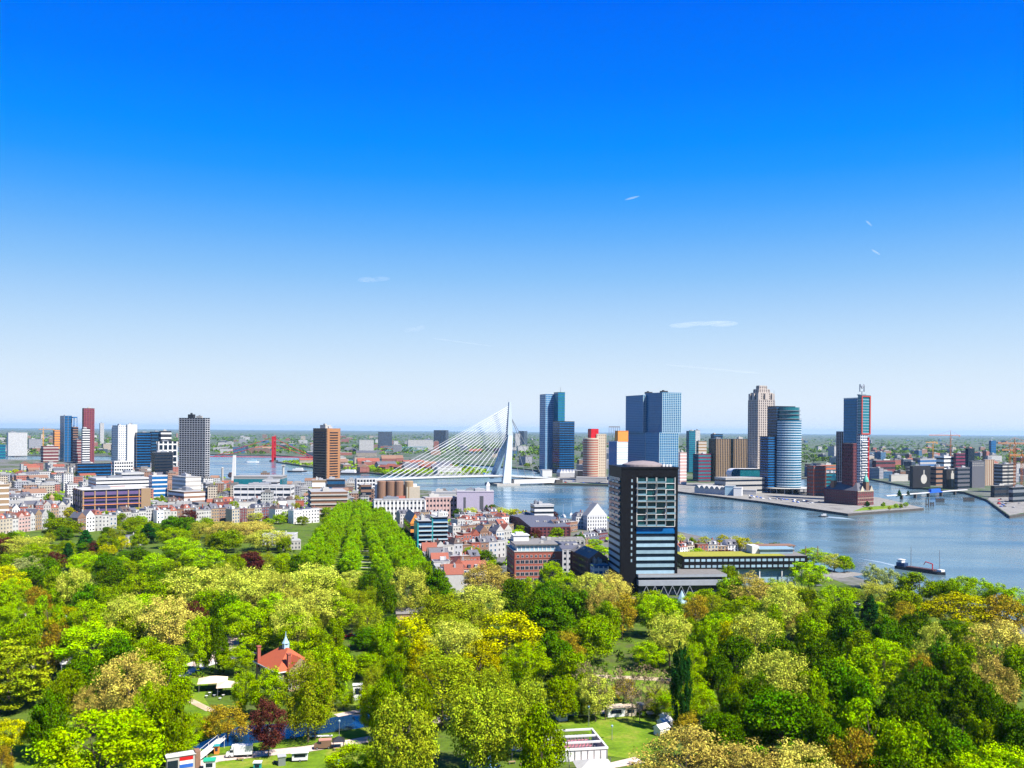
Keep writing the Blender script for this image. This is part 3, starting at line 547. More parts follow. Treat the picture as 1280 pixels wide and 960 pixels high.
# old silo block: four brick drums
C = at(468, 624); root = thing('silo_building', 'row of four brown brick silo drums near the bridge', 'silos', C, R(4)); spot(C, 40)
k = C.y / F; b = MB(); b.box(0, 52 * k, 8, 24, 0, 20); b.build('wall', WHITE, root)
for i, x in enumerate((3, 14, 25, 37)):
    b = MB(); b.lathe([(6.2, 0), (6.2, 24), (5.4, 25), (0, 25.2)], 16, 0, (x * k + 6, 6)); b.build('drum', BROWN if i < 3 else TAN, root)
b = MB(); b.box(40 * k, 56 * k, 0, 18, 0, 17); b.build('annex', CREAM, root)
block('office_building', 'long white three storey building with rows of windows facing the park', 'building', 461, 468, 531, 652, 626, 12, PALE, 4, GLD, ratio=.42, pier=(4.2, 1.9, .3, WHITE), d=18)
block('office_building', 'pink stone wing right of the long white building', 'building', None, 532, 571, 648, 623, 18, PINK, 4, GLD, ratio=.42, pier=(4, 1.7, .3, PINK), d=18)
r_ = block('warehouse', 'lilac painted warehouse with a dark mural by the river', 'building', None, 571, 617, 648, 615, 4, LILAC, 0, None, d=26)
w_, h_ = r_['_w'], r_['_h']; b = MB(); b.box(w_ * .18, w_ * .24, -.2, -.02, 3, h_ * .8); b.box(w_ * .62, w_ * .72, -.2, -.02, h_ * .35, h_ * .85); b.box(w_ * .66, w_ * .7, -.25, -.05, 3, h_ * .5); b.build('mural', SLATE, r_)
b = MB(); b.box(w_ * .8, w_ * .9, 6, 12, h_ + .9, h_ + 7); b.lathe([(2.5, h_ + 7), (1.4, h_ + 9), (0, h_ + 11)], 10, 0, (w_ * .85, 9)); b.build('roof_turret', WHITE, r_)
block('office_building', 'low grey shed left of the lilac warehouse', 'building', None, 540, 570, 634, 616, 6, GREY, 2, PALE, d=20)
# the houses south of the avenue: special ones first
def flats(label, xl, xc, xr, yb, yt, n):
    r_ = block('apartment_block', label, 'building', xl, xc, xr, yb, yt, 13, GLD, n, GL, ratio=.55)
    w_, d_, h_ = r_['_w'], r_['_d'], r_['_h']; me = MB(); me.box(-.6, w_ + .3, -2., -.03, 0, .3, 0); me.box(-.6, w_ + .3, -2., -1.9, .3, 1.2, 1); me = me.mesh('balcony', [WHITE, GLP])
    for i in range(n): link('balcony', me, r_, (0, 0, 3 + i * (h_ - 3) / n))
    b = MB(); b.box(-1.2, -.17, -2.1, d_ * .8, 0, h_ - .5); b.build('glazed_gallery', TEAL, r_)
flats('white balconied flats with teal glazed end above the avenue trees', 518, 523, 539, 697, 653, 7)
flats('second white balconied flats block behind the teal ended flats', 538, 541, 559, 690, 648, 7)
r_ = block('town_house', 'orange brick house end with steep slate roof beside the avenue', 'house', 505, 513, 524, 690, 655, 13, RUST, 4, GLD, pl=False)
b = MB(); b.gable(0, r_['_w'], 0, r_['_d'], r_['_h'] + .9, r_['_h'] + 8, 'y', .3, 0, 1); b.build('roof', [SLATE, RUST], r_)
# windows shared by the nearer houses
def win(w_, h_, m=WHITE, g=GLD, bars=True, name='window'):
    b = MB(); b.box(0, w_, -.08, .3, 0, h_, 0); t = .11
    if bars:
        b.box(t, w_ / 2 - .04, -.1, -.05, t, h_ - t, 1); b.box(w_ / 2 + .04, w_ - t, -.1, -.05, t, h_ - t, 1)
    else: b.box(t, w_ - t, -.1, -.05, t, h_ - t, 1)
    return b.mesh(name, [m, g])
WINS = [win(1.35, 1.9), win(1.7, 1.7), win(1.2, 2.2), win(1.5, 1.9, WHITE, GL, False)]
DOOR = win(1.2, 2.4, BROWN, DARK, False, 'door')
def house(P, rz, w_, d_, h_, roof, wm, rm, label=None, look=None, windows=True, name='town_house', group='town houses by the avenue', rows=None, sides=True):
    root = thing(name, label, 'house', P, rz, group)
    b = MB(); b.box(0, w_, 0, d_, 0, h_); ap = h_
    wall = b.build('wall', wm, root)
    rb = MB()
    if roof == 'flat':
        rb.box(-.2, w_ + .2, -.25, d_ + .2, h_ + .003, h_ + .45, 1); rb.box(.3, w_ - .3, .3, d_ - .3, h_ + .45, h_ + .5, 0); ap = h_ + .5
    elif roof == 'gx': rb.gable(0, w_, 0, d_, h_ + .003, h_ + d_ * .38, 'x', .25, 0, 1); ap = h_ + d_ * .3
    elif roof == 'gy': rb.gable(0, w_, 0, d_, h_ + .003, h_ + w_ * .6, 'y', .2, 0, 1); ap = h_ + w_ * .4
    else: rb.hip(0, w_, 0, d_, h_ + .003, h_ + 3.6, .28, .3, 0); ap = h_ + 3.6
    ro = rb.build('roof', [rm, wm], root)
    for i in range(rnd.choice((1, 1, 2))):
        cx, cy = rnd.uniform(.1, .8) * w_, rnd.uniform(.3, .8) * d_; cb = MB(); cb.box(cx, cx + .9, cy, cy + 1.2, h_ + .4, ap + 1.8); cb.box(cx + .2, cx + .7, cy + .3, cy + .9, ap + 1.8, ap + 2.3); cb.build('chimney', rnd.choice([BRICK, GREY, PALE]), ro)
    if roof in ('flat',) and w_ > 4:
        vb = MB(); x, y = rnd.uniform(.1, .5) * w_, rnd.uniform(.2, .5) * d_; vb.box(x, x + w_ * rnd.uniform(.2, .4), y, y + d_ * .25, h_ + .5, h_ + rnd.uniform(1.2, 2.8)); vb.build('roof_box', rnd.choice([PALE, WHITE, GREY, SLATE, BROWN]), ro)
    if roof in ('hip', 'gx') and w_ > 4:
        for i in range(max(1, int(w_ / 4))):
            x = (i + .5) * w_ / max(1, int(w_ / 4)) - .8; db = MB(); db.box(x, x + 1.6, .2, 3., h_ + .5, h_ + 2.3); db.box(x - .15, x + 1.75, 0, 3.1, h_ + 2.3, h_ + 2.5); db.build('dormer', [rnd.choice([WHITE, PALE, SLATE])], ro)
    if windows:
        me = rnd.choice(WINS); rows = rows or max(2, int(h_ / 3.3)); c = max(2, int(w_ / 2.4))
        for j in range(rows):
            for i in range(c):
                if j == 0 and i == 0: continue
                link('window', me, root, ((i + .5) * w_ / c - .65, 0, .9 + j * (h_ - .6) / rows))
        link('door', DOOR, root, (.5 * w_ / c - .6, 0, .05))
        if sides:
            for j in range(rows):
                for i in range(max(2, int(d_ / 3.5))):
                    link('window', me, root, (0, (i + .7) * d_ / max(2, int(d_ / 3.5)), .9 + j * (h_ - .6) / rows), -math.pi / 2)
    spot(P + Matrix.Rotation(rz, 3, 'Z') @ Vector((w_ / 2, d_ / 2, 0)), max(w_, d_) * .55)
    if not label: auto(root, look, h_ * .8)
    return root
WCOL = [(OFFW, 'white'), (OFFW, 'white'), (PALE, 'grey-white'), (GREY, 'grey'), (WHITE, 'bright white'), (BRICK, 'red brick'), (DBRICK, 'dark brick'), (BROWN, 'brown'), (TAN, 'tan brick')]
RCOL = [(TILE, 'orange tiled'), (SLATE, 'slate'), (RBROWN, 'brown'), (SLATE, 'slate'), (SLATE, 'slate'), (GRAVEL, 'gravel'), (PALEROOF, 'pale')]
def row(x0, y0, x1, y1, n, hr=(10, 14), d=11, walls=WCOL, roofs=('flat', 'flat', 'flat', 'hip', 'gx', 'gy'), windows=True, group='town houses by the avenue', name='town_house', rows=None, sides=False):
    A, B = at(x0, y0), at(x1, y1); e = B - A; wd = e.length / n; rz = math.atan2(e.y, e.x)
    for i in range(n):
        ro = rnd.choice(roofs); wm, wn = rnd.choice(walls); rm, rn = rnd.choice(RCOL[:5] if ro != 'flat' else RCOL[4:])
        P = A + e * (i / n); h_ = rnd.uniform(*hr)
        house(P, rz, wd - .05, d + rnd.uniform(-1, 1.5), h_, ro, wm, rm, None, f"{wn} {'flat-roofed' if ro == 'flat' else rn + (' gabled' if ro == 'gy' else ' roofed')} house", windows, name, group, rows, sides and i == 0)
DK = [(DBRICK, 'dark brick'), (BROWN, 'brown'), (BRICK, 'red brick'), (SLATE, 'dark grey')]
WH = [(OFFW, 'white'), (OFFW, 'white'), (WHITE, 'bright white'), (WHITE, 'bright white'), (OFFW, 'white'), (PALE, 'grey-white'), (CREAM, 'cream'), (TAN, 'tan brick'), (BROWN, 'brown')]
# rows along the avenue's right side and behind it
row(524, 704, 556, 742, 13, (9, 12), 11, DK + WH[:2], ('flat', 'gy', 'hip'), True)
house(at(562, 732), R(11), 11, 12, 10, 'gy', BRICK, TILE, 'red tiled gabled house at the front of the row near the trees')
r_ = house(at(574, 732), R(11), 17, 12, 10, 'gx', CREAM, TILE, 'cream house with long orange tiled roof behind the plane tree')
row(538, 716, 600, 712, 5, (9, 12), 11, WCOL, ('flat', 'flat', 'hip', 'gx', 'flat'), True)
row(545, 702, 632, 696, 8, (9, 13), 11, WCOL, ('flat', 'flat', 'hip', 'gy', 'gx', 'flat'), True, sides=True)
row(558, 687, 640, 681, 8, (9, 13), 11, WCOL, ('flat', 'flat', 'hip', 'gy', 'flat'), True)
row(566, 675, 642, 670, 8, (9, 12), 11, WCOL, ('flat', 'flat', 'gx', 'gy', 'flat'), True, sides=True)
row(572, 665, 636, 660, 7, (9, 12), 11, WCOL, ('flat', 'gx', 'hip', 'flat'), True)
row(575, 656, 622, 653, 5, (9, 12), 10, WCOL, ('flat', 'gx', 'flat'), True)
row(514, 664, 560, 660, 4, (9, 12), 11, WH, ('flat', 'flat', 'hip'), True)
row(500, 655, 560, 652, 5, (9, 11), 10, WCOL, ('flat', 'gx', 'flat'), True)
row(628, 657, 668, 653, 4, (5, 8), 10, WH, ('flat', 'gx'), True)
# the brick office block, its setback top floor and roof studio
C, w_, d_ = corner(632, 643, 702, 730, 9); d_ = min(d_, 32); z1, z2 = hz(643, 690, C.y), hz(643, 682, C.y)
root = thing('office_building', 'large red brick office block with white windows and pale top floor', 'building', C, R(9)); spot(C + Vector((w_ / 2, d_ / 2, 0)), 30)
b = MB(); b.box(0, w_, 0, d_, 0, z1); b.box(-.2, w_ + .2, -.25, -.02, z1 - 4.3, z1 - 3.9); b.build('wall', BRICK, root)
b = MB(); b.box(-.3, w_ + .3, -.3, d_ + .3, z1 + .005, z1 + .5); b.build('cornice', PALE, root)
b = MB(); b.box(1.5, w_ - 1.2, 1.5, d_ - 1, z1 + .5, z2); b.build('top_floor', GLP, root)
b = MB(); b.box(.2, w_ - .2, .3, d_, z2 + .005, z2 + .7); b.build('roof', GRAVEL, root)
me = MB(); me.box(0, .5, 1.3, 1.6, 0, z2 - z1 - .5); me = me.mesh('pillar', WHITE)
for i in range(11): link('pillar', me, root, (1.6 + i * (w_ - 3.4) / 10, 0, z1 + .5))
big, small = win(2.4, 2.3, WHITE, GLD), win(1.5, 1.6, WHITE, GLD)
for j in range(5):
    for i in range(10):
        if j == 4 and i > 8: continue
        link('window', small if j == 4 else big, root, (1 + i * (w_ - 1.6) / 10 + (.4 if j == 4 else 0), 0, 1.2 + j * (z1 - 1) / 5))
for j in range(5):
    for i in range(6): link('window', small, root, (0, 2.5 + (i + 1) * (d_ - 4) / 6, 1.4 + j * (z1 - 1) / 5), -math.pi / 2)
b = MB(); b.box(2, 12, d_ - 15, d_ - 5, z2 + .7, z2 + 4.2); b.box(1.5, 12.5, d_ - 15.5, d_ - 4.5, z2 + 4.2, z2 + 4.6); b.box(4, 9, d_ - 12, d_ - 8, z2 + 4.6, z2 + 6); b.build('roof_studio', WHITE, root)
for i in range(7):
    x, y = rnd.uniform(14, w_ - 4), rnd.uniform(3, d_ - 4); b = MB(); b.box(x, x + rnd.uniform(1, 3), y, y + rnd.uniform(1, 2.5), z2 + .7, z2 + rnd.uniform(1.4, 2.6)); b.build('roof_vent', rnd.choice([PALE, STEEL, GREY]), root)
# neighbours of the brick office
def shed(name, label, xl, xc, xr, yb, yt, th, wm, rm, ridge, ax, n, d=None, bm=GLD):
    r_ = block(name, label, 'building', xl, xc, xr, yb, yt, th, wm, n, bm, pl=False, d=d, ratio=.4, pier=(3.4, 1.6, .3, wm))
    w_, d_, h_ = r_['_w'], r_['_d'], r_['_h']; b = MB(); b.gable(0, w_, 0, d_, h_ + .91, h_ + .91 + ridge, ax, .5, 0, 1); b.build('roof', [rm, wm], r_)
    for i in range(5):
        t = rnd.uniform(.12, .85); b = MB(); x, y = (t * w_, d_ * .25) if ax == 'x' else (w_ * .25, t * d_); b.box(x, x + 1.6, y, y + 2.2, h_ + 1.2, h_ + 1.2 + ridge * .75); b.build('skylight', PALE, r_)
    return r_
shed('warehouse', 'long dark brick warehouse with ridged grey roof by the harbour', 636, 664, 712, 671, 660, 10, DBRICK, SLATE, 3.2, 'x', 3)
shed('warehouse', 'brown gabled warehouse left of the black tower', 714, 737, 759, 732, 700, 13, BROWN, GRAVEL, 4.5, 'y', 4)
shed('office_building', 'grey roofed building right of the brick office block', 686, 703, 728, 716, 688, 12, GREY, SLATE, 2.8, 'x', 4)
shed('office_building', 'low grey flat block behind the brick office', 684, 690, 730, 690, 676, 12, PALE, GRAVEL, 1.2, 'x', 2)
block('office_building', 'small blue fronted building against the black tower', 'building', 739, 742, 760, 735, 708, 10, GLB, 3, WHITE, d=12, ratio=.4, pier=(3, .8, .3, WHITE))
block('office_building', 'white harbour building with glass top by the water', 'building', 666, 668, 692, 656, 632, 12, WHITE, 4, GLD, d=18, ratio=.4)
r_ = house(at(734, 663), R(12), 20, 16, 14, 'gy', WHITE, PALEROOF, 'big white gabled house on the quay left of the black tower', None, True, 'quay_house', 'white quay houses')
r_ = house(at(720, 661), R(12), 12, 16, 12, 'hip', WHITE, SLATE, 'white quay house with slate roof and thin masts behind', None, True, 'quay_house', 'white quay houses')
row(694, 668, 722, 664, 3, (8, 10), 10, DK + WH, ('flat', 'gx'), True, group='white quay houses')
row(726, 682, 760, 677, 3, (6, 9), 10, DK, ('flat', 'gx'), True)
row(716, 697, 735, 694, 2, (6, 8), 9, WH, ('flat',), True)
row(640, 650, 664, 648, 2, (4, 6), 8, [(TEAL, 'teal'), (WHITE, 'white')], ('gx',), False)
# terraces along the park's far side, left half of the picture
row(0, 668, 38, 664, 5, (12, 15), 12, [(PINK, 'pink'), (OFFW, 'white'), (CREAM, 'cream')], ('gy', 'gx', 'hip'), True, 'terrace houses beyond the park')
row(36, 664, 60, 661, 3, (12, 15), 12, WH, ('gy', 'hip', 'gy'), True, 'terrace houses beyond the park')
row(97, 666, 118, 664, 2, (13, 16), 12, WH, ('gy',), True, 'terrace houses beyond the park')
row(118, 664, 146, 662, 3, (13, 16), 12, [(CREAM, 'cream'), (OFFW, 'white')], ('hip', 'flat'), True, 'terrace houses beyond the park')
row(145, 657, 200, 652, 6, (11, 14), 12, WH, ('flat', 'hip', 'gx'), True, 'terrace houses beyond the park')
row(196, 654, 246, 651, 6, (11, 14), 12, WH, ('flat', 'hip', 'flat'), True, 'terrace houses beyond the park')
row(245, 654, 292, 651, 5, (12, 15), 12, WH, ('flat', 'hip', 'gx'), True, 'terrace houses beyond the park')
row(290, 654, 345, 650, 6, (12, 15), 12, WH + DK[:2], ('flat', 'hip', 'gx'), True, 'terrace houses beyond the park')
row(344, 653, 369, 651, 3, (12, 14), 12, WH, ('hip', 'flat'), True, 'terrace houses beyond the park')
row(367, 655, 399, 653, 3, (12, 15), 13, [(WHITE, 'white')], ('flat',), True, 'terrace houses beyond the park')
row(5, 650, 92, 646, 9, (10, 14), 12, WCOL, ('flat', 'gx', 'gy', 'hip'), True, 'terrace houses beyond the park')
row(12, 637, 50, 634, 4, (11, 15), 12, WH, ('flat', 'gx'), False, 'town houses of the old quarter')
row(200, 641, 240, 640, 4, (10, 13), 12, WCOL, ('flat', 'gx'), False, 'town houses of the old quarter')
row(268, 640, 380, 636, 10, (9, 12), 12, WCOL, ('flat', 'gx', 'hip'), False, 'town houses of the old quarter')
row(0, 627, 60, 624, 6, (10, 14), 12, WCOL, ('flat', 'gx'), False, 'town houses of the old quarter')
house(at(328, 682), R(3), 26, 14, 9, 'flat', WHITE, PALEROOF, 'white flat villa among trees left of the avenue', None, True, 'villa', None)
house(at(347, 688), R(20), 18, 12, 7, 'flat', PALE, PALEROOF, 'low pale annex beside the white flat villa', None, True, 'villa', None)
house(at(157, 682), R(20), 13, 9, 5, 'gx', WHITE, SLATE, 'small white cottage with dark roof among the park trees', None, True, 'cottage', None)
r_ = house(at(50, 641), R(10), 20, 14, 9, 'hip', WHITE, PALEROOF, 'white hall with domed turret among the city trees', None, False, 'hall', None)
b = MB(); b.lathe([(2.6, 12), (2.6, 15.5), (3, 15.6), (2.6, 17.5), (1.2, 19), (.4, 20), (.15, 23), (0, 23)], 12, 0, (10, 7)); b.build('turret', TAN, r_)
# ------------------------------------------------------------------ the black tower with its long wing
C, TW, TD = corner(760.5, 775.5, 846.5, 744, 6); TD = min(TD, 40); TH = hz(775, 586, C.y); th = R(6)
def lx(x): u = uv(x, 744)[0] / F; return (u * C.y - C.x) / (math.cos(th) - u * math.sin(th))
def lz(y, x=810): return hz(x, y, C.y)
T = thing('hotel_tower', 'black clad tower with white balcony grid standing at the park edge', 'tower', C, th); spot(C + Vector((TW / 2, TD / 2, 0)), 34)
xg0, xg1, zb = lx(795), TW - 1.6, lz(718)
b = MB(); b.box(0, xg0, 0, TD, 0, TH); b.box(xg0, xg1, 1.2, TD, 0, TH); b.box(xg1, TW, 0, TD, 0, TH); b.box(xg0, xg1, 0, 1.2, lz(596), TH)
b.build('wall', BLACK, T)
b = MB(); b.prism(offset(rect(TW, TD), .3), TH + .005, TH + 1.1); b.build('parapet', BLACK, T)
b = MB(); b.lathe([(TW * .37, TH + 1.1), (TW * .36, TH + 2.2), (TW * .2, TH + 3.8), (0, TH + 4.4)], 28, 0, (TW * .5, TD * .5)); b.build('roof_dome', mat('dome_roof', (.20, .165, .16), .8, .3), T)
b = MB()
for x in (TW * .78, TW * .84, TW * .9): b.box(x, x + 1.2, 6, 8, TH + 1.1, TH + 2.5)
b.tube((TW * .82, 7, TH + 1.1), (TW * .78, 6, TH + 7), .12, .08, 6); b.build('roof_plant', WHITE, T)
ROWS = [596.5, 604.3, 612.1, 619.9, 627.7, 635.5, 643.3, 651.1, 658.5]
gw = xg1 - xg0; cw = gw / 4
def bay():
    b = MB(); b.box(.12, cw - .12, .6, 1.15, 0, 3.5, 1); return b.mesh('window', [WHITE, mat('dim_teal_glass', (.008, .055, .06), .1, .6, .25, 0., .4, 0., .4)])
def balc(k):
    b = MB(); b.box(.1, cw - .1, -1.5, 0.02, 0, .22, 0); b.box(.1, cw - .1, -1.5, -1.42, .22, 1.15, 1)
    for x in (.1, cw - .28): b.box(x, x + .18, -1.5, -1.3, .2, 3.4, 0)
    return b.mesh('balcony', [OFFW, mat('rail_glass', (.11, .19, .23), .3, .4, .25, 0., .35, 0., .4)])
WB, BAL = bay(), balc(0)
for j in range(8):
    z0 = lz(ROWS[j + 1] - .2)
    b = MB(); b.box(xg0, xg1, .02, 1.2, z0 - .28, z0); b.build('floor_slab', WHITE, T)
    for i in range(4):
        link('window', WB, T, (xg0 + i * cw, 0, z0 + .05)).scale.z = (lz(ROWS[j]) - z0 - .45) / 3.5
        if (i * 5 + j * 3) % 7 not in (1, 4): link('balcony', BAL, T, (xg0 + i * cw, 0, z0 + .02))
me = MB(); me.box(-.16, .16, -.03, .6, 0, lz(597) - lz(658.5)); me = me.mesh('mullion', WHITE)
for i in range(5): link('mullion', me, T, (xg0 + min(max(i * cw, .18), gw - .18), 0, lz(658.5)))
zt = lz(659); n = 7; dz = (zt - zb) / n
for j in range(n):
    b = MB(); b.box(xg0, xg1, .25, 1.2, zb + j * dz + .02, zb + j * dz + dz * .5); b.build('spandrel', GLB if j == n - 1 else GLP, T)
    b = MB(); b.box(xg0, xg1, .6, 1.2, zb + j * dz + dz * .5, zb + (j + 1) * dz); b.build('window_band', GLB if j == n - 1 else GLD, T)
me = win(.9, 1.8, STEEL, GLP, False)
for j in range(14): link('window', me, T, (lx(788), 0, lz(599 + j * 7.7 + 4)))
sb = MB(); sb.box(-.35, -.02, TD * .06, TD * .97, 0, 2.2, 0); me = sb.mesh('side_window_band', GLP)
sb2 = MB(); sb2.box(-1.4, -.02, 0, TD * .22, 0, .2, 0); sb2.box(-1.4, -1.32, 0, TD * .22, .2, 1.2, 1); me2 = sb2.mesh('balcony', [WHITE, GLP])
sb3 = MB(); sb3.box(-.3, -.02, TD * .06, TD * .97, 0, 2.4, 0); me3 = sb3.mesh('side_window_band', GLT)
for j in range(8):
    z0 = lz(ROWS[j + 1]); link('side_window_band', me3, T, (0, 0, z0 + .6))
    for q in range(3): link('balcony', me2, T, (0, TD * (.08 + .3 * q), z0))
for j in range(n): link('side_window_band', me, T, (0, 0, zb + j * dz + .3))
# podium: two white bands over a dark base with white diagonal struts
PODM = mat('podium_panel', (.30, .32, .35), .5, .25, .4); P0, P1 = lx(796), lx(906); z1, z2, z3 = lz(718), lz(724), lz(732)
b = MB(); b.box(P0, P1, -3.6, 20, z2 + 1.3, z1 - .02); b.build('podium_band', PODM, T)
b = MB(); b.box(P0, P1 + 4, -4.4, 20, z3 + .3, z2 - .4); b.build('podium_band', PODM, T)
b = MB(); b.box(P0 + .2, P1 - .2, -3.3, 19.8, z1 - .01, z1 + .12); b.build('podium_roof', GRAVEL, T)
b = MB(); b.box(P0 + .3, P1 - .5, -2.6, 19.5, 0, z1 - .5); b.build('podium_wall', GLD, T)
b = MB()
for i in range(6):
    x = P0 + 2 + i * 5.2; b.tube((x, -4.1, .1), (x + 2.6, -4.1, z3 + .2), .16, .16, 6); b.tube((x + 2.6, -4.1, z3 + .2), (x + 5.2, -4.1, .1), .16, .16, 6)
b.build('strut', PODM, T)
# the raised wing
W = thing('hotel_wing', 'long raised black wing with mossy yellow-green roof right of the tower', 'building', at(853, 737), R(6))
WL = (lambda u: (u * W.location.y - W.location.x) / (math.cos(th) - u * math.sin(th)))(uv(1009, 737)[0] / F); zA, zB = hz(853, 712, W.location.y), hz(853, 696, W.location.y)
spot(W.location + Vector((WL * .3, 10, 0)), 20); spot(W.location + Vector((WL * .75, 16, 0)), 22)
b = MB(); b.box(0, WL, 0, 22, zA, zB); b.build('wall', BLACK, W)
b = MB(); b.box(.4, WL - 14, .4, 21.6, zB + .003, zB + .25); b.build('green_roof', SEDUM, W)
b = MB(); b.box(WL - 13.9, WL - .3, .4, 21.6, zB + .003, zB + .2); b.build('roof_deck', GRAVEL, W)
me = MB(); me.box(0, 2.5, -.12, .1, 0, 1.5); me = me.mesh('window', GLP)
for j in range(2):
    for i in range(22): link('window', me, W, (1.2 + i * (WL - 2) / 22, 0, zA + 1.1 + j * (zB - zA) * .47))
me = MB(); me.box(-.12, .1, -2.2, 0, 0, 1.5); me = me.mesh('end_window', GLP)
for i in range(5): link('end_window', me, W, (0, 4 + i * 4, zA + 1.2))
b = MB(); b.box(WL * .42, WL - 6, 3, 20, 0, zA - .02); b.build('glazed_base', GLP, W)
me = MB(); me.box(-.3, .3, -.3, .3, 0, zA - .02); me = me.mesh('column', WHITE)
for x in (.12, .28, .45, .62, .8, .96): link('column', me, W, (WL * x, 1.2, 0))
b = MB(); b.box(WL * .6, WL * .66, 10, 20, zB + .3, zB + 5); b.build('roof_stair', WHITE, W)
b = MB(); b.box(WL * .66, WL * .93, 9, 20, zB + .3, zB + 3); b.box(WL * .65, WL * .94, 8, 21, zB + 3, zB + 3.5); b.build('roof_pavilion', GLP, W)
b = MB(); b.box(WL * .7, WL * 1.02, 21.5, 31, zB + 3.2, zB + 3.8); [b.box(WL * .7 + i * 8, WL * .7 + i * 8 + .4, 21.7, 22.1, zB - 3, zB + 3.2) for i in range(6)]; b.box(WL * .72, WL * .86, 23, 30, zB - 2, zB + 3.2); b.build('roof_pergola', BROWN, W)
b = MB(); b.lathe([(3.4, 0), (1.2, 4.6), (0, 7)], 7); tag(b.build('glass_cone', GLP, None, at(852, 753)), 'small pale glass cone on the lawn before the black tower', 'skylight')
row(850, 694, 868, 692, 2, (6, 8), 9, WH, ('gx', 'gy'), True, group='houses behind the black wing')
row(872, 692, 935, 690, 5, (5, 8), 10, DK + WH, ('flat', 'gx'), True, group='houses behind the black wing')
# ------------------------------------------------------------------ cable-stayed bridge
e = Vector((.882, .471, 0)).normalized(); nn = Vector((-e.y, e.x, 0)); O = at(632.5, 607, WZ); ro = math.atan2(e.y, e.x)
BR = thing('cable_stayed_bridge', 'white cable-stayed bridge with kinked pylon over the river', 'bridge', O, ro)
def dk(x, y=597.5):                       # distance along the deck from the pylon's foot for a picture x
    u = uv(x, y)[0] / F; Q = O + nn * 4; return (u * Q.y - Q.x) / (e.x - u * e.y)
XL, XR = dk(468), dk(694)
zd = [(XL, 15), (XL * .5, 17.5), (-10, 18), (12, 17.5), (XR, 11)]
b = MB(); hw = 16
for (xa, za), (xb, zb_) in zip(zd, zd[1:]):
    vs = []
    for x, z in ((xa, za), (xb, zb_)): vs += [(x, 0, z), (x, 2 * hw, z), (x, 2 * hw, z - 1.2), (x, hw * 1.5, z - 3.6), (x, hw * .5, z - 3.6), (x, 0, z - 1.2)]
    b.add(vs, [(0, 1, 7, 6), (1, 2, 8, 7), (2, 3, 9, 8), (3, 4, 10, 9), (4, 5, 11, 10), (5, 0, 6, 11), (5, 4, 3, 2, 1, 0), (6, 7, 8, 9, 10, 11)])
b.build('deck', mat('bridge_deck', (.55, .55, .54), .6, .15), BR)
for y in (.3, 2 * hw - .3):
    b = MB()
    for (xa, za), (xb, zb_) in zip(zd, zd[1:]): b.tube((xa, y, za + 1.2), (xb, y, zb_ + 1.2), .16, .16, 5)
    b.build('railing', CAB, BR)
RB_ = Matrix.Rotation(-ro, 3, 'Z')
K = RB_ @ (atD(636.4, 543, O.y + 16) - O); TP = RB_ @ (atD(637.2, 502.5, O.y + 18) - O); FA = RB_ @ (atD(632.7, 604, O.y - 2) - O); FB2 = RB_ @ (atD(616.5, 598, O.y + 40) - O)
PYL = mat('pylon_white', (.36, .42, .47), .5, .15)
def beam(name, a, b_, w0, w1, d0, d1, m=PYL):
    a, b_ = Vector(a), Vector(b_); mb = MB(); vs = []
    for c, w_, d_ in ((a, w0, d0), (b_, w1, d1)): vs += [c + Vector((-w_, -d_, 0)), c + Vector((w_, -d_, 0)), c + Vector((w_, d_, 0)), c + Vector((-w_, d_, 0))]
    mb.add([tuple(v) for v in vs], [(3, 2, 1, 0), (4, 5, 6, 7), (0, 1, 5, 4), (1, 2, 6, 5), (2, 3, 7, 6), (3, 0, 4, 7)]); return mb.build(name, m, BR)
beam('mast', K + Vector((0, 0, -1)), TP, 5.2, 1.9, 4.2, 1.8)
beam('pylon_leg', FA, K + Vector((1.2, -1, 0)), 8.2, 4.4, 3.6, 2.8)
beam('pylon_leg', FB2, K + Vector((-1.8, 1, 0)), 7.0, 4.0, 3.2, 2.6, mat('pylon_shade_blue', (.24, .38, .50), .5, .1))  # far leg: the blue of its shaded side is put into the colour
b = MB(); b.box(-22, 24, -8, 2 * hw + 9, -1.5, 4); b.build('pier_base', CONC, BR)
b = MB(); b.box(16, XR + 6, -2, 2 * hw + 2, 3, 10.2); b.build('bascule_span', WHITE, BR)
b = MB(); b.box(XR - 4, XR + 10, -6, 2 * hw + 6, -1, 9); b.build('abutment', QWALL, BR)
b = MB(); b.box(XL - 10, XL + 4, -2, 2 * hw + 2, -1, 13); b.build('abutment', CONC, BR)
for side in (0, 1):
    y = 1.2 if side == 0 else 2 * hw - 1.2
    for i in range(16):
        t = i / 15; A = K.lerp(TP, .05 + .84 * t); x = dk(604) + (dk(480) - dk(604)) * t
        zdk = 17.6 + (15.2 - 17.6) * min(1, x / XL); b = MB(); b.tube(A, (x, y, zdk), .33, .33, 5); b.build('stay_cable', CAB, BR)
    for t, xx in ((.62, 678), (.42, 657)):
        b = MB(); b.tube(K.lerp(TP, t), (dk(xx), y, 13.5), .55, .55, 5); b.build('back_stay', STEEL, BR)
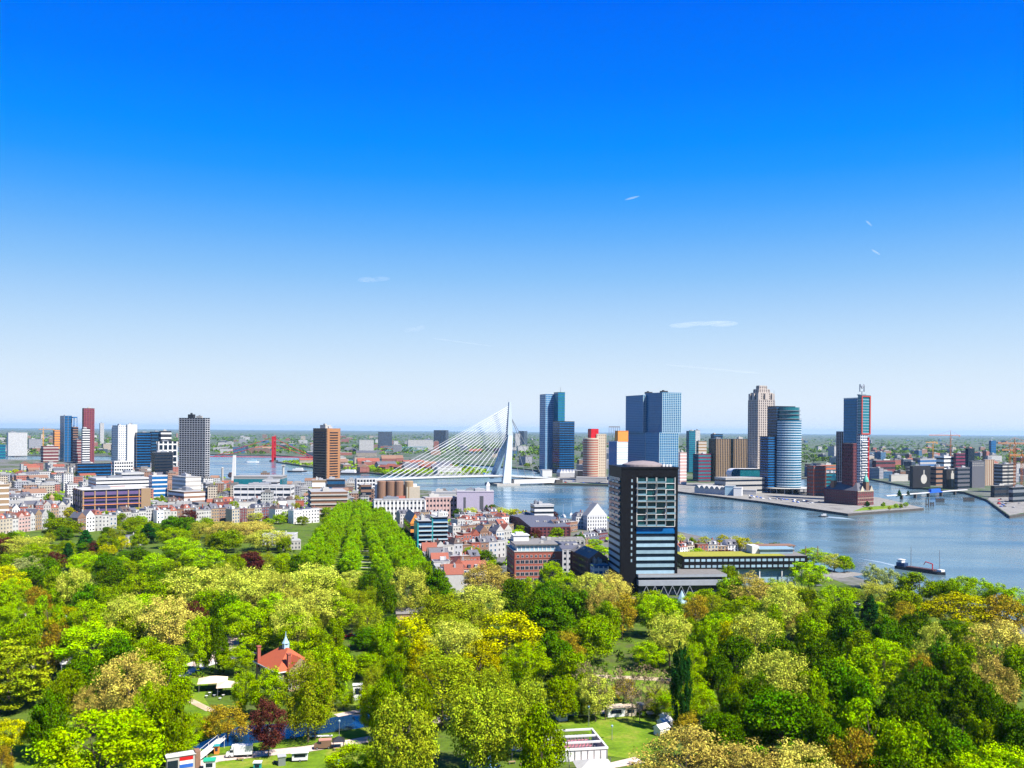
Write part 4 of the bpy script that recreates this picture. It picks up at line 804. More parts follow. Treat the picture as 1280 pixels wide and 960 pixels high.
# red suspension-style bridge far left
O = at(341, 577, WZ); RB = thing('red_bridge', 'far red bridge with tall red pylon left of the brown tower', 'bridge', O)
k = O.y / F; hp = hz(341, 545.5, O.y) - WZ
for y in (0, 22): b = MB(); b.box(-3.2, 3.2, y - 2.5, y + 2.5, 0, hp); b.build('pylon', REDP, RB)
b = MB(); b.box(-3, 3, 0, 22, hp * .8, hp * .86); b.box(-3, 3, 0, 22, hp * .55, hp * .6); b.build('cross_beam', REDP, RB)
b = MB(); b.box(-90 * k, 60 * k, 0, 22, 12.5, 14.2); b.build('deck', REDP, RB)
b = MB(); b.lathe([(13, -2), (13, 3), (10, 4)], 16, 0, (0, 11)); b.build('pier_base', QWALL, RB)
for s, L_ in ((-1, 80), (1, 55)):
    for t in (.95, .72): b = MB(); b.tube((0, 0, hp * t), (s * L_ * k * (.5 + t * .45), 0, 14), .7, .7, 5); b.build('stay_cable', REDP, RB)
# slim white ventilation slab and mast at the near bank
C = at(291.5, 602); b = MB(); k = C.y / F; b.add([(-2.4 * k, 0, 0), (2.2 * k, 0, 0), (2.2 * k, 5, 0), (-2.4 * k, 5, 0), (-.6 * k, 0, hz(291, 569, C.y)), (2.6 * k, 0, hz(291, 569, C.y)), (2.6 * k, 4, hz(291, 569, C.y)), (-.6 * k, 4, hz(291, 569, C.y))], [(3, 2, 1, 0), (4, 5, 6, 7), (0, 1, 5, 4), (1, 2, 6, 5), (2, 3, 7, 6), (3, 0, 4, 7)])
tag(b.build('leaning_pillar', WHITE, None, C), 'slim white leaning pillar before the red bridge', 'pillar')
C = at(354, 610); b = MB(); b.tube((0, 0, 0), (0, 0, hz(354, 581, C.y)), 2.2, 1.6, 10); b.box(-2.6, 2.6, -2.6, 2.6, hz(354, 581, C.y) - 2, hz(354, 581, C.y)); tag(b.build('chimney', PALE, None, C), 'thin pale chimney mast left of the brown tower', 'chimney')
C = at(278, 604); b = MB(); b.tube((0, 0, 0), (0, 0, 26), 2.2, 1.8, 10); b.lathe([(2.4, 26), (1, 28), (0, 28.2)], 10); tag(b.build('chimney', CONC, None, C), 'short pale chimney left of the white leaning pillar', 'chimney')
# ------------------------------------------------------------------ towers of the pier
TH_ = 22
def pvol(root, nm, xl, xc, xr, yb, ya, yt, n, wm, bm, d=None, **kw):
    C2, w_, d_ = corner(xl, xc, xr, yb, TH_); d_ = d or d_; x, y = voff(root, C2); D = C2.y
    z0 = 0 if ya is None else hz(xc, ya, D); return vol(root, nm, rect(w_, d_, x, y), z0, hz(xc, yt, D), n, wm, bm, **kw), x, y, w_, d_, hz(xc, yt, D)
C = at(697, 590); M1 = thing('office_tower', 'tall slim blue and white glass tower right of the bridge', 'tower', C, R(TH_)); spot(C, 45)
pvol(M1, 'shaft', 678, 681.5, 697, 589, None, 493, 38, GLB, GLP, ratio=.3, pier=(4, .7, .2, GLP), d=34)
o, x, y, w_, d_, h_ = pvol(M1, 'stair_shaft', 695.5, 697, 705.5, 589.5, None, 490.5, 30, GLT, GLB, ratio=.3, d=24)
b = MB(); b.tube((x + w_ * .5, y + 6, h_), (x + w_ * .5, y + 6, h_ + 13), .7, .3, 6); b.build('antenna', STEEL, M1)
pvol(M1, 'front_block', 692, 699, 717.5, 592, None, 527, 22, GLD, GLB, ratio=.35, pier=(4, .5, .2, GLD), d=36)
C = at(700, 596); S = thing('customs_hall', 'low hall with white sawtooth roof before the slim blue tower', 'hall', C, R(12)); k = C.y / F
b = MB(); b.box(0, 24 * k, 0, 30, 0, 8); b.build('wall', GREY, S)
for i in range(6): b = MB(); b.gable(i * 4 * k, (i + 1) * 4 * k - .4, 0, 30, 8.01, 15, 'y', .1); b.build('roof_tooth', WHITE, S)
C = at(742, 601); Q = thing('round_tower', 'round brown banded tower with cream wing and red top', 'tower', C, R(TH_)); k = C.y / F; spot(C, 35)
hq = hz(742, 548, C.y); b = MB(); b.lathe([(9.5 * k, 0), (9.5 * k, hq), (9.2 * k, hq + .5), (0, hq + .6)], 28, 0, (0, 9 * k)); dr = b.build('drum', CREAM, Q)
me = MB(); me.lathe([(9.62 * k, 0), (9.62 * k, hq / 36)], 28, 0, (0, 9 * k)); me = me.mesh('window_band', BRICK)
for i in range(17): link('window_band', me, dr, (0, 0, 3 + i * (hq - 3) / 17))
vol(Q, 'wing', rect(13 * k, 16 * k, 6 * k, 4 * k), 0, hz(755, 543, C.y), 17, CREAM, BROWN, .3, .1, (4, 2, .25, CREAM))
b = MB(); b.box(-1.5 * k, 9 * k, 5 * k, 14 * k, hq + .7, hz(745, 536, C.y)); b.build('red_top', REDP, Q)
C = at(770, 606); Q = thing('office_tower', 'white banded tower with orange top and glass flank behind the black tower', 'tower', C, R(TH_)); k = C.y / F; spot(C, 30)
o, x, y, w_, d_, h_ = pvol(Q, 'shaft', 760.5, 771, 784.5, 606, None, 552, 18, WHITE, GLP, ratio=.2)
b = MB(); b.box(x - .5, x - .05, y + 2, y + d_ - 2, 2, h_); b.build('glass_flank', GLB, Q)
o2, *_ = pvol(Q, 'orange_top', 768, 772, 784.8, 606, 552, 539, 0, RUST, None)
b = MB(); zt_ = hz(770, 539, C.y); [b.box(x + i * w_ / 5, x + i * w_ / 5 + .6, y + d_ - .6, y + d_, h_, zt_ + 8) for i in range(6)]; b.box(x, x + w_ + .6, y + d_ - .8, y + d_ + .2, zt_ + 7, zt_ + 9); b.build('roof_frame', STEEL, Q)
# stacked triple tower
C, w_, d_ = corner(781, 827, 851, 603, TH_); DR = thing('stacked_tower', 'huge dark blue stacked glass towers with pale right faces', 'tower', C, R(TH_)); spot(C + Vector((-20, 50, 0)), 60)
def dd(x): u = uv(x, 603)[0] / F; s, c = math.sin(R(TH_)), math.cos(R(TH_)); return (u * C.y - C.x) / (-s - u * c)
zm, zt_ = hz(827, 541, C.y), hz(827, 492, C.y); dA, dB, dC = dd(810), dd(803), dd(781.5)
DBG = mat('deep_blue_glass', (.008, .135, .27), .35, .3, .25, 0., .2); GRID = mat('pale_steel_grid', (.34, .46, .50), .4, .1)
for nm, x0, x1, y0, y1, z0, z1, n in (('upper_tower', 0, w_, 0, dA, zm + .05, zt_ + 1.5, 22), ('lower_tower', -6, w_ - 6, 0, dA, 0, zm, 20), ('upper_tower', 0, w_, dB, dC, zm + .05, zt_ - 1, 22), ('lower_tower', 4, w_ + 2, dB - 3, dC - 2, 0, zm, 20), ('middle_tower', 8, w_, dA - 4, dB + 5, 0, zt_ + 2.5, 40)):
    o = vol(DR, nm, rect(x1 - x0, y1 - y0, x0, y0), z0, z1, n, DBG, GLB, .25, .08, None, GREY)
    b = MB()
    if nm != 'middle_tower':
        for i in range(11): x = x0 + .5 + i * (x1 - x0 - 1) / 10; b.box(x - .45, x + .45, y0 - .55, y0 - .05, z0 + .1, z1)
        for j in range(n + 1): z = z0 + .5 + j * (z1 - z0 - 1) / n; b.box(x0 + .1, x1 - .1, y0 - .6, y0 - .1, z - .35, z + .35)
        b.build('front_grid', GRID, o)
b = MB(); b.box(-8, w_ + 8, -4, dC + 6, 0, 22); b.build('podium', DBG, DR)
for y in (dA * .4, dB + 6): plant(DR, w_ * .3, y, 12, 10, zt_ + 1.5, 4, DARK)
block('apartment_tower', 'slim teal tower right of the stacked towers', 'tower', 857.5, 861, 869, 590, 539, TH_, GLT, 20, GL, ratio=.4)
block('apartment_block', 'pinkish block at the foot of the stacked towers', 'building', 848, 850, 858, 606, 566, TH_, PINK, 10, WHITE, ratio=.3)
block('apartment_tower', 'pale tower behind the slim teal tower', 'tower', 867, 869, 875, 580, 538, TH_, FW)
block('apartment_block', 'beige block right of the slim teal tower', 'building', 870, 873, 883, 590, 552, TH_, TAN, 10, WHITE, ratio=.25)
block('office_building', 'dark purple and teal low block below the beige block', 'building', 866, 873, 889, 602, 568, TH_, PURPLE, 8, GLT, ratio=.4)
block('apartment_tower', 'dark tower with cream right face, left of the dark pair', 'tower', 886, 895, 912, 602, 549, TH_, DARK, 18, GLD, pier=(4, 1.7, .4, TAN))
block('apartment_tower', 'dark tower with cream right face, right of the dark pair', 'tower', 911, 917, 934, 600, 549, TH_, DARK, 18, GLD, pier=(4, 1.7, .4, TAN))
block('apartment_tower', 'dark blue slab behind the dark cream pair', 'tower', 888, 892, 903, 592, 543, TH_, GLD, 16, GL)
# ornate stone tower
C, w_, d_ = corner(935, 947, 967.3, 611, TH_); NO = thing('stone_tower', 'tall cream stone tower with stepped crown behind the round glass tower', 'tower', C, R(TH_)); spot(C, 40); zt_ = hz(947, 482, C.y)
PST = mat('rosy_stone', (.40, .345, .30), .7, .15); PSD = mat('brown_window_panel', (.06, .05, .055), .3)
for nm, ins, z0, z1, n in (('shaft', 0, 0, zt_ * .86, 38), ('crown', w_ * .08, zt_ * .86 + 1, zt_ * .93, 3), ('crown', w_ * .18, zt_ * .93 + 1, zt_ * .965, 2), ('crown', w_ * .28, zt_ * .965 + 1, zt_, 1)):
    vol(NO, nm, rect(w_ - 2 * ins, d_ - 2 * ins, ins, ins), z0, z1, n, PST, PSD, .45, .1, (4.2, 2.0, .5, PST), PALE)
for x, y in ((0, 0), (w_ - 5, 0), (0, d_ - 5), (w_ - 5, d_ - 5), (w_ * .5 - 2.5, -.4), (-.4, d_ * .5 - 2.5)): b = MB(); b.box(x - .3, x + 5.3, y - .3, y + 5.3, zt_ * .86 + 1, zt_ * .925); b.build('corner_turret', PST, NO)
# round fronted glass tower
C, w_, d_ = corner(957, 978, 1007, 617, TH_); WP = thing('round_glass_tower', 'blue glass office tower with rounded banded front over a disc canopy', 'tower', C, R(TH_)); spot(C, 45)
arc = [(w_ * .5 + w_ * .5 * math.cos(a), w_ * .42 + w_ * .5 * math.sin(a)) for a in [math.pi + math.pi * i / 16 for i in range(17)]]
plan = arc + [(w_, d_ * .8), (0, d_ * .8)]; z1 = hz(985, 526, C.y); z2 = hz(985, 508, C.y)
vol(WP, 'front_drum', plan, 9, z1, 27, mat('teal_blue_glass', (.006, .11, .20), .2, .4, .25, 0., .35), mat('silver_band', (.50, .58, .62), .35, .1, 1, .3), .38, .35, None)
vol(WP, 'rear_slab', rect(w_ * .8, d_ * .55, -w_ * .02, d_ * .35), 0, z2, 30, GLD, GL, .4, .12)
vol(WP, 'side_wing', rect(w_ * .35, d_ * .5, -w_ * .33, d_ * .4), 0, hz(960, 546, C.y), 22, GLD, GLB, .4, .12)
for z in (z1 + 3, z1 + 10, z1 + 16): b = MB(); b.prism(offset(arc + [(w_ * .9, d_ * .6), (w_ * .2, d_ * .6)], .6 if z < z1 + 5 else -1), z, z + .7); b.build('roof_disc', STEEL, WP)
b = MB(); b.prism(offset(arc[:] + [(w_, d_ * .5), (0, d_ * .5)], -3), z1 + .9, z2 - 1); b.build('top_lounge', GLT, WP)
b = MB(); b.lathe([(w_ * .3, 7.2), (w_ * .86, 7.4), (w_ * .88, 8.2), (w_ * .3, 8.8)], 36, 0, (w_ * .5, w_ * .42)); b.build('canopy', PALE, WP)
me = MB(); me.tube((0, 0, 0), (0, 0, 7.3), .6, .6, 8); me = me.mesh('column', WHITE)
for i in range(9): a = math.pi * 1.02 + i * math.pi * .96 / 8; link('column', me, WP, (w_ * .5 + w_ * .72 * math.cos(a), w_ * .42 + w_ * .72 * math.sin(a), 0))
b = MB(); b.prism(offset(plan, -2.5), 0, 9); b.build('lobby', GLD, WP)
b = MB(); b.tube((2, d_ * .6, z2), (2, d_ * .6, z2 + 26), .5, .2, 6); b.build('antenna', STEEL, WP)
# red framed tower with the letter on its roof
C = at(1075, 627); MV = thing('apartment_tower', 'slim tower with red framed top, balconies and a letter M on its roof', 'tower', C, R(TH_)); spot(C, 40)
o, x, y, w_, d_, h_ = pvol(MV, 'shaft', 1054, 1075, 1084, 627, None, 497.5, 40, WHITE, GL, ratio=.6, pier=(3.2, .7, .2, WHITE))
b = MB(); b.box(x - .6, x - .2, y + d_ * .22, y + d_ * .99, h_ * .42, h_ - 1); b.build('glass_flank', mat('sky_blue_glass', (.02, .16, .30), .25, .4, .25, 0., .3), MV)
me = MB(); me.box(x - .8, x - .55, y + d_ * .22, y + d_ * .99, 0, .8); me = me.mesh('floor_line', GLT)
for i in range(21): link('floor_line', me, MV, (0, 0, h_ * .43 + i * h_ * .56 / 21))
me = MB(); me.box(x + w_ * .05, x + w_ * .85, y - 1.8, y - .22, 0, 1.2); me = me.mesh('balcony', WHITE)
for i in range(18): link('balcony', me, MV, ((i % 2) * w_ * .12, 0, 22 + i * (h_ * .45) / 18))
b = MB(); b.box(x + w_, x + w_ + 1.6, y - 1.5, y + d_ * .7, 12, h_ * .62); b.build('red_fin', REDP, MV)
o2, x2, y2, w2, d2, h2 = pvol(MV, 'upper_box', 1071.5, 1076, 1086.8, 629.5, 543, 494.5, 14, GLT, GLP, ratio=.2, d=7)
z0_ = hz(1077, 543, MV.location.y); RF = mat('red_frame', (.40, .05, .03), .5, .1)
b = MB(); t = 1.6; X0, X1 = x2 - .3, x2 + w2 + .3
b.box(X0, X0 + t, y2 - 1, y2 - .2, z0_, h2); b.box(X1 - t, X1, y2 - 1, y2 - .2, z0_, h2); b.box(X0 + t, X1 - t, y2 - 1, y2 - .2, z0_, z0_ + t); b.box(X0 + t, X1 - t, y2 - 1, y2 - .2, h2 - t, h2)
b.box(X1, X1 + .5, y2 - .6, y2 + d2, z0_, h2); b.box(X0, X1, y2, y2 + d2, z0_ - .6, z0_ - .02); b.build('red_frame', RF, MV)
pvol(MV, 'dark_block', 1048, 1058, 1063, 622, None, 540, 22, DARK, GLD, ratio=.5, pier=(4, 1., .2, GREY), d=22)
pvol(MV, 'red_block', 1053, 1066, 1070, 631, None, 555, 18, DBRICK, GLD, ratio=.4, pier=(3.4, 1.3, .2, DBRICK), d=20)
zq = h2 + 2; xm, ym = x2 + 1.5, y2 + 5; s = C.y / F
b = MB(); b.box(xm - 2, xm + 9, ym - 2, ym + 3, h2 + .9, zq); b.tube((xm + 3.6, ym, zq), (xm + 3.6, ym, zq + 4), .6, .6, 8); b.box(xm - 1, xm + 8.4, ym - .5, ym + .5, zq + 3.6, zq + 4.1); b.build('sign_mast', STEEL, MV)
b = MB(); q = zq + 4.2; Z = 9.5
for (xa, za), (xb, zb_) in (((0, 0), (0, Z)), ((0, Z), (3.7, Z * .42)), ((3.7, Z * .42), (7.4, Z)), ((7.4, Z), (7.4, 0))): b.tube((xm + xa, ym, q + za), (xm + xb, ym, q + zb_), .85, .85, 6)
b.build('letter_sign', STEEL, MV)
# old shipping-line hotel with two green cupolas
C, w_, d_ = corner(1030, 1072, 1092, 632, TH_ + 8); NY = thing('old_hotel', 'old dark brick hotel with two green cupolas at the pier tip', 'hotel', C, R(TH_ + 8)); d_ = min(d_, 70); spot(C, 40)
b = MB(); b.box(0, w_, 0, d_, 0, 19); b.build('wall', DBRICK, NY)
b = MB(); b.hip(0, w_, 0, d_, 19.01, 29, .3, .5); b.build('roof', SLATE, NY)
me = win(1.6, 2.4, CREAM, GLD)
for j in range(4):
    for i in range(8): link('window', me, NY, (1 + i * (w_ - 2) / 8, 0, 1.6 + j * 4.5))
    for i in range(14): link('window', me, NY, (0, 3 + (i + .5) * (d_ - 4) / 14, 1.6 + j * 4.5), -math.pi / 2)
for x, y in ((w_ * .15, d_ * .78), (w_ * .62, 3)):
    b = MB(); b.box(x - 3, x + 3, y - 3, y + 3, 18.5, 31); tw = b.build('clock_tower', BROWN, NY); b = MB(); b.lathe([(3.8, 31.01), (3.4, 34), (2.2, 37), (.8, 39), (.5, 42), (.1, 46), (0, 46)], 14, 0, (x, y)); b.build('cupola', COPPER, tw)
for x in (w_ * .28, w_ * .85): b = MB(); b.gable(x - 3.4, x + 3.4, -.4, 3, 19.03, 26, 'y', .1, 0, 1); b.build('front_gable', [SLATE, CREAM], NY)
b = MB(); b.box(-.2, w_ + .2, -.3, -.02, 4.6, 5.1); b.box(-.2, w_ + .2, -.3, -.02, 9.3, 9.8); b.box(-.2, w_ + .2, -.5, -.02, 18.2, 19); b.build('stone_band', CREAM, NY)
block('apartment_block', 'red brick block with teal windows between the round tower and old hotel', 'building', 1009, 1017, 1032, 620, 583, TH_, BRICK, 8, GLT, ratio=.4, pier=(4, 1.6, .2, BRICK))
block('apartment_block', 'orange brick block behind the old hotel', 'building', 1022, 1025, 1052, 606, 582, TH_, mat('orange_brick', (.40, .10, .04), .8, .2), 6, GLT, ratio=.35)
block('apartment_block', 'dark glass block below the orange brick block', 'building', 1024, 1030, 1050, 618, 592, TH_, DARK, 6, GLT, ratio=.45)
# cruise terminal and quay halls
C, w_, d_ = corner(894, 914, 956, 617, TH_); CT = thing('cruise_terminal', 'white terminal with long rounded glass upper hall on the pier', 'terminal', C, R(TH_)); spot(C, 40)
pvol(CT, 'base', 893, 907, 956, 617, None, 598, 3, PALE, GLD, ratio=.35)
C2, w2, _ = corner(None, 914, 957, 612, 8); b = MB(); x, y = voff(CT, C2); b.M = Matrix.Translation((x, y, 0)) @ Matrix.Rotation(R(8 - TH_), 4, 'Z')
za, zb_ = hz(914, 599, C2.y), hz(914, 586, C2.y); r2 = (zb_ - za) / 2; pr = [(r2 - r2 * math.cos(a) if a < 1.58 else w2 - r2 - r2 * math.cos(a), za + r2 + r2 * math.sin(a)) for a in [-1.57 + 6.283 * i / 24 for i in range(24)]]
pr = [(r2 + r2 * math.cos(math.pi / 2 + math.pi * i / 10), za + r2 + r2 * math.sin(math.pi / 2 + math.pi * i / 10)) for i in range(11)] + [(w2 - r2 + r2 * math.cos(-math.pi / 2 + math.pi * i / 10), za + r2 + r2 * math.sin(-math.pi / 2 + math.pi * i / 10)) for i in range(11)]
n = len(pr); b.add([(p[0], 0, p[1]) for p in pr] + [(p[0], 24, p[1]) for p in pr], [(i, (i + 1) % n, n + (i + 1) % n, n + i) for i in range(n)], 0); b.add([(p[0], 1.5, p[1]) for p in pr], [tuple(range(n))], 1)
b.build('glass_hall', [WHITE, GLT], CT)
C = at(868, 616); VH = thing('vaulted_hall', 'old quay hall with a row of vaulted roofs behind the black tower', 'hall', C, R(-52)); spot(C, 30)
b = MB(); b.box(0, 60, 0, 26, 0, 8); b.build('wall', GREY, VH)
for i in range(6):
    b = MB(); q = [(i * 10 + .2 + 9.6 * t / 8, 8 + 4.4 * math.sin(math.pi * t / 8)) for t in range(9)]; n = 9
    b.add([(p[0], -.4, p[1]) for p in q] + [(p[0], 26, p[1]) for p in q], [(j, j + 1, n + j + 1, n + j) for j in range(8)] + [tuple(range(8, -1, -1))]); b.build('vault', [PALEROOF], VH)
for i, (x0, x1, yb, yt, m_, lb) in enumerate(((890, 908, 616, 607, PALEROOF, 'long pale shed on the pier quay left of the white box'), (906, 918, 619, 608, GLP, 'white box building with glass front on the pier quay'), (917, 927, 620, 610, WHITE, 'plain white cube right of the glass fronted box'), (928, 945, 618, 613, GREY, 'low grey shed left of the round tower canopy'))):
    block('quay_building', lb, 'building', None, x0, x1, yb, yt, -18, m_, 0, None, d=22, pl=False)
for i, (x0, x1, yb, yt, th2, m_, lb) in enumerate(((720, 758, 602, 597, -8, PALEROOF, 'long low pale quay hall right of the bridge'), (678, 690, 596, 588, 10, WHITE, 'small white box hall under the slim tower'), (722, 735, 598, 589, 10, DARK, 'low dark block beside the round brown tower'))):
    block('quay_building', lb, 'building', None, x0, x1, yb, yt, th2, m_, 0, None, d=25, pl=False)
# ------------------------------------------------------------------ old harbour side on the right
TB = [('warehouse', 'dark purple warehouse behind the harbour basin', 1090, 1095, 1119, 595, 576, DBRICK, 3, DARK), ('warehouse', 'low pale sheds right of the purple warehouse', 1112, 1114, 1135, 602, 594, PALE, 0, None),
      ('grain_warehouse', 'large dark warehouse with pale round mural by the basin', 1137, 1141, 1163, 610, 583, DARK, 0, None), ('office_building', 'blue banded block behind the mural warehouse', 1148, 1150, 1170, 600, 574, GREY, 5, GLB),
      ('apartment_block', 'white and beige block with terraces behind the dark warehouses', 1168, 1180, 1193, 592, 571, WHITE, 4, GLD), ('apartment_block', 'dark red block right of the white terraced block', 1192, 1195, 1208, 592, 567, PURPLE, 6, GLD),
      ('warehouse', 'brown brick warehouse between the two mural warehouses', 1162, 1170, 1180, 607, 584, BROWN, 4, GLD), ('grain_warehouse', 'dark warehouse with tall white figure mural', 1178, 1183, 1198, 611, 587, DARK, 0, None),
      ('warehouse', 'blue-grey warehouse at the footbridge end', 1194, 1197, 1212, 612, 585, SLATE, 5, GLD), ('grain_silo', 'tall dark silo tower above the warehouses', 1207, 1210, 1218, 606, 561, GLD, 0, None), ('grain_silo', 'grey silo block with two rows of vents', 1213, 1215, 1231, 610, 577, SLATE, 0, None),
      ('grain_silo', 'silo with dark and pale vertical stripes', 1228, 1231, 1242, 607, 575, BROWN, 0, None), ('apartment_block', 'concrete frame building under construction beside the cranes', 1242, 1253, 1269, 616, 581, DARK, 8, CONC),
      ('office_building', 'low dark glass building at the right edge', 1262, 1266, 1296, 628, 610, GLD, 2, STEEL), ('warehouse', 'long dark shed under the building frame', 1240, 1243, 1266, 622, 608, DARK, 2, GLD), ('apartment_block', 'far blue tower beyond the silos at right', 1236, 1239, 1245, 568, 551, GLB, 6, GL)]
for nm, lb, xl, xc, xr, yb, yt, wm, n, bm in TB:
    r_ = block(nm, lb, 'building', xl, xc, xr, yb, yt, 30, wm, n, bm, ratio=.4, pl=nm != 'grain_silo', pier=(5.2, 1.9, .5, CREAM) if 'stripes' in lb else None)
    w_, d_, h_ = r_['_w'], r_['_d'], r_['_h']
    if 'round mural' in lb: b = MB(); b.M = Matrix.Translation((w_ * .62, -.05, h_ * .4)) @ Matrix.Rotation(R(90), 4, 'X'); b.lathe([(h_ * .22, 0), (h_ * .22, .12), (0, .13)], 20); b.box(-1.2, 1.2, h_ * .1, h_ * .42, .13, .2); b.build('mural', PALE, r_)
    if 'figure mural' in lb: b = MB(); b.box(w_ * .4, w_ * .54, -.3, -.05, 3, h_ * .5); b.box(w_ * .36, w_ * .6, -.35, -.06, h_ * .5, h_ * .8); b.box(w_ * .42, w_ * .54, -.3, -.04, h_ * .8, h_ * .93); b.build('mural', PALE, r_)
    if 'vents' in lb:
        me = MB(); me.box(0, 2, -.2, 0, 0, 1.6); me = me.mesh('vent', PALE)
        for j in range(2):
            for i in range(6): link('vent', me, r_, (1.5 + i * (w_ - 3) / 6, 0, h_ - 8 + j * 4))
def crane(label, x, yb, yt, xj0, xj1, yj, m):
    C = at(x, yb); k = C.y / F; root = thing('tower_crane', label, 'crane', C, 0, 'construction cranes'); ht, hj = hz(x, yt, C.y), hz(x, yj, C.y); b = MB(); q = 1.3
    for sx in (-q, q):
        for sy in (-q, q): b.tube((sx, sy, 0), (sx, sy, hj), .3, .3, 4)
    n = int(hj / 5)
    for i in range(n):
        s_ = q if i % 2 else -q; b.tube((s_, -q, i * hj / n), (-s_, -q, (i + 1) * hj / n), .2, .2, 4); b.tube((-q, s_, i * hj / n), (-q, -s_, (i + 1) * hj / n), .2, .2, 4)
    b.build('mast', m, root)
    b = MB(); xa, xb = (xj0 - x) * k, (xj1 - x) * k
    for z in (hj, hj + 1.8): b.tube((xa, 0, z), (xb, 0, z), .35, .35, 4)
    n = int((xb - xa) / 4)
    for i in range(n): b.tube((xa + i * (xb - xa) / n, 0, hj + (1.8 if i % 2 else 0)), (xa + (i + 1) * (xb - xa) / n, 0, hj + (0 if i % 2 else 1.8)), .18, .18, 4)
    b.box(xb - 4, xb - 1, -1, 1, hj - 2.5, hj - .3); b.build('jib', m, root)
    b = MB(); b.tube((0, 0, hj), (0, 0, ht), 1., .3, 4); b.tube((0, 0, ht), (xa * .6, 0, hj + 1.8), .2, .2, 4); b.tube((0, 0, ht), (xb * .8, 0, hj + 1.8), .2, .2, 4); b.build('mast_head', m, root)
    b = MB(); b.box(-2.6, -.9, -1.6, .3, hj - 2.8, hj - .4); b.build('cab', GREY, root)
OR = mat('crane_orange', (.50, .15, .02), .5); 
crane('tall tower crane with long jib above the dark warehouses', 1188, 586, 538, 1161, 1200, 544.5, OR)
crane('smaller yellow crane left of the tall tower crane', 1166, 586, 552, 1157, 1172, 553.5, YELLOW)
crane('orange tower crane over the concrete frame at right', 1268, 616, 547, 1247, 1290, 555, OR)
crane('orange crane at the right edge, shorter than its neighbour', 1277, 622, 563, 1262, 1290, 570, OR)
crane('thin orange crane left of the crane over the concrete frame', 1262, 610, 556, 1252, 1268, 563, OR)
crane('yellow crane far left beside the pale slab block', 54, 568, 534, 48, 68, 537, YELLOW)
# footbridge over the harbour mouth
A, B = at(1107, 623), at(1208, 615); e = B - A; FB_ = thing('footbridge', 'thin white footbridge across the harbour mouth at right', 'bridge', A, math.atan2(e.y, e.x)); L_ = e.length
b = MB(); b.box(0, L_ * .5, -2, 2, 3.2, 4.4); b.box(L_ * .66, L_, -2, 2, 3.2, 4.4); b.build('deck', WHITE, FB_)
b = MB(); b.box(L_ * .5, L_ * .66, -2.6, 2.6, 3., 4.6); b.box(L_ * .52, L_ * .64, -2.2, 2.2, 4.6, 9); b.build('lift_span', BLUEP, FB_)
me = MB(); me.box(-1.5, 1.5, -2, 2, -5, 3.2); me = me.mesh('bridge_pier', QWALL)
for t in (.18, .34, .5, .66, .84): link('bridge_pier', me, FB_, (L_ * t, 0, 0))
for i, (x, y, w_, lb) in enumerate(((1175, 628, 10, 'dark timber fender in the harbour mouth'), (1211, 627, 13, 'long dark timber dolphin right of the footbridge'), (1159, 634, 3, 'dark mooring post off the pier tip'), (1165, 633, 4, 'short pair of mooring posts right of the pier tip'))):
    C = at(x, y, WZ); k = C.y / F; b = MB(); nn_ = max(2, int(w_ * .8))
    for j in range(nn_): b.tube((-w_ * k / 2 + j * w_ * k / (nn_ - 1), 0, -2), (-w_ * k / 2 + j * w_ * k / (nn_ - 1), 0, 6 if w_ > 3 else 12), .7, .7, 6)
    b.box(-w_ * k / 2, w_ * k / 2, -.6, .6, 3, 4.2); tag(b.build('mooring_dolphin', QWALL, None, C), lb, 'mooring', 'mooring posts')
# ------------------------------------------------------------------ the park: villa, tents, vehicles, small things
C, w_, d_ = corner(316, 347, 374, 866, 38); V = thing('park_villa', 'villa with orange-red tiled roof and white roof turret in the park', 'villa', C, R(38)); d_ = 20; w_ = 15; spot(C, 13)
b = MB(); b.box(0, w_, 0, d_, 0, 7.6); b.box(w_ * .25, w_ * .8, -1.6, -.01, 0, 7.2); b.build('wall', TAN, V)
b = MB(); b.hip(0, w_, 0, d_, 7.61, 13.6, .47, .8, 0); b.gable(w_ * .2, w_ * .85, -2, d_ * .5, 7.3, 12, 'y', .3, 0, 1); rf = b.build('roof', [mat('villa_roof_tile', (.40, .085, .03), .8, .35, 2.5), TAN], V)
b = MB(); b.box(-.9, w_ + .9, -.9, d_ + .9, 7.2, 7.6); b.build('eaves', WHITE, V)
b = MB(); b.box(w_ * .5 - 1, w_ * .5 + 1, d_ * .5 - 1, d_ * .5 + 1, 12.5, 15.2); b.lathe([(1.5, 15.2), (.9, 16.2), (.25, 17.6), (.08, 19.6), (0, 19.6)], 8, 0, (w_ * .5, d_ * .5)); b.build('turret', GLP, rf)
for x, y, h_ in ((-.2, d_ * .85, 13.5), (w_ * .3, .5, 13.2)): b = MB(); b.box(x - .6, x + .6, y - .6, y + .6, 6, h_); b.box(x - .8, x + .8, y - .8, y + .8, h_, h_ + .4); b.build('chimney', BRICK, V)
for j in range(2):
    for i in range(5): link('window', WINS[2], V, (.8 + i * (w_ - 1.5) / 5, -1.62 if 1 <= i <= 3 else 0, .9 + j * 3.4))
    for i in range(5): link('window', WINS[2], V, (0, 2.5 + i * (d_ - 2) / 5, .9 + j * 3.4), -math.pi / 2)
def canopy(name, label, cat, x, y, w_, d_, h_, rz, top=BEIGE, peak=1.6, post=STEEL, group=None):
    C = at(x, y); o = thing(name, label, cat, C, R(rz), group); b = MB(); b.hip(-w_ / 2, w_ / 2, -d_ / 2, d_ / 2, h_, h_ + peak, .48, .2); b.build('roof', top, o)
    for sx in (-1, 1):
        for sy in (-1, 1): b = MB(); b.tube((sx * w_ * .46, sy * d_ * .46, 0), (sx * w_ * .46, sy * d_ * .46, h_), .09, .09, 6); b.build('post', post, o)
    return o
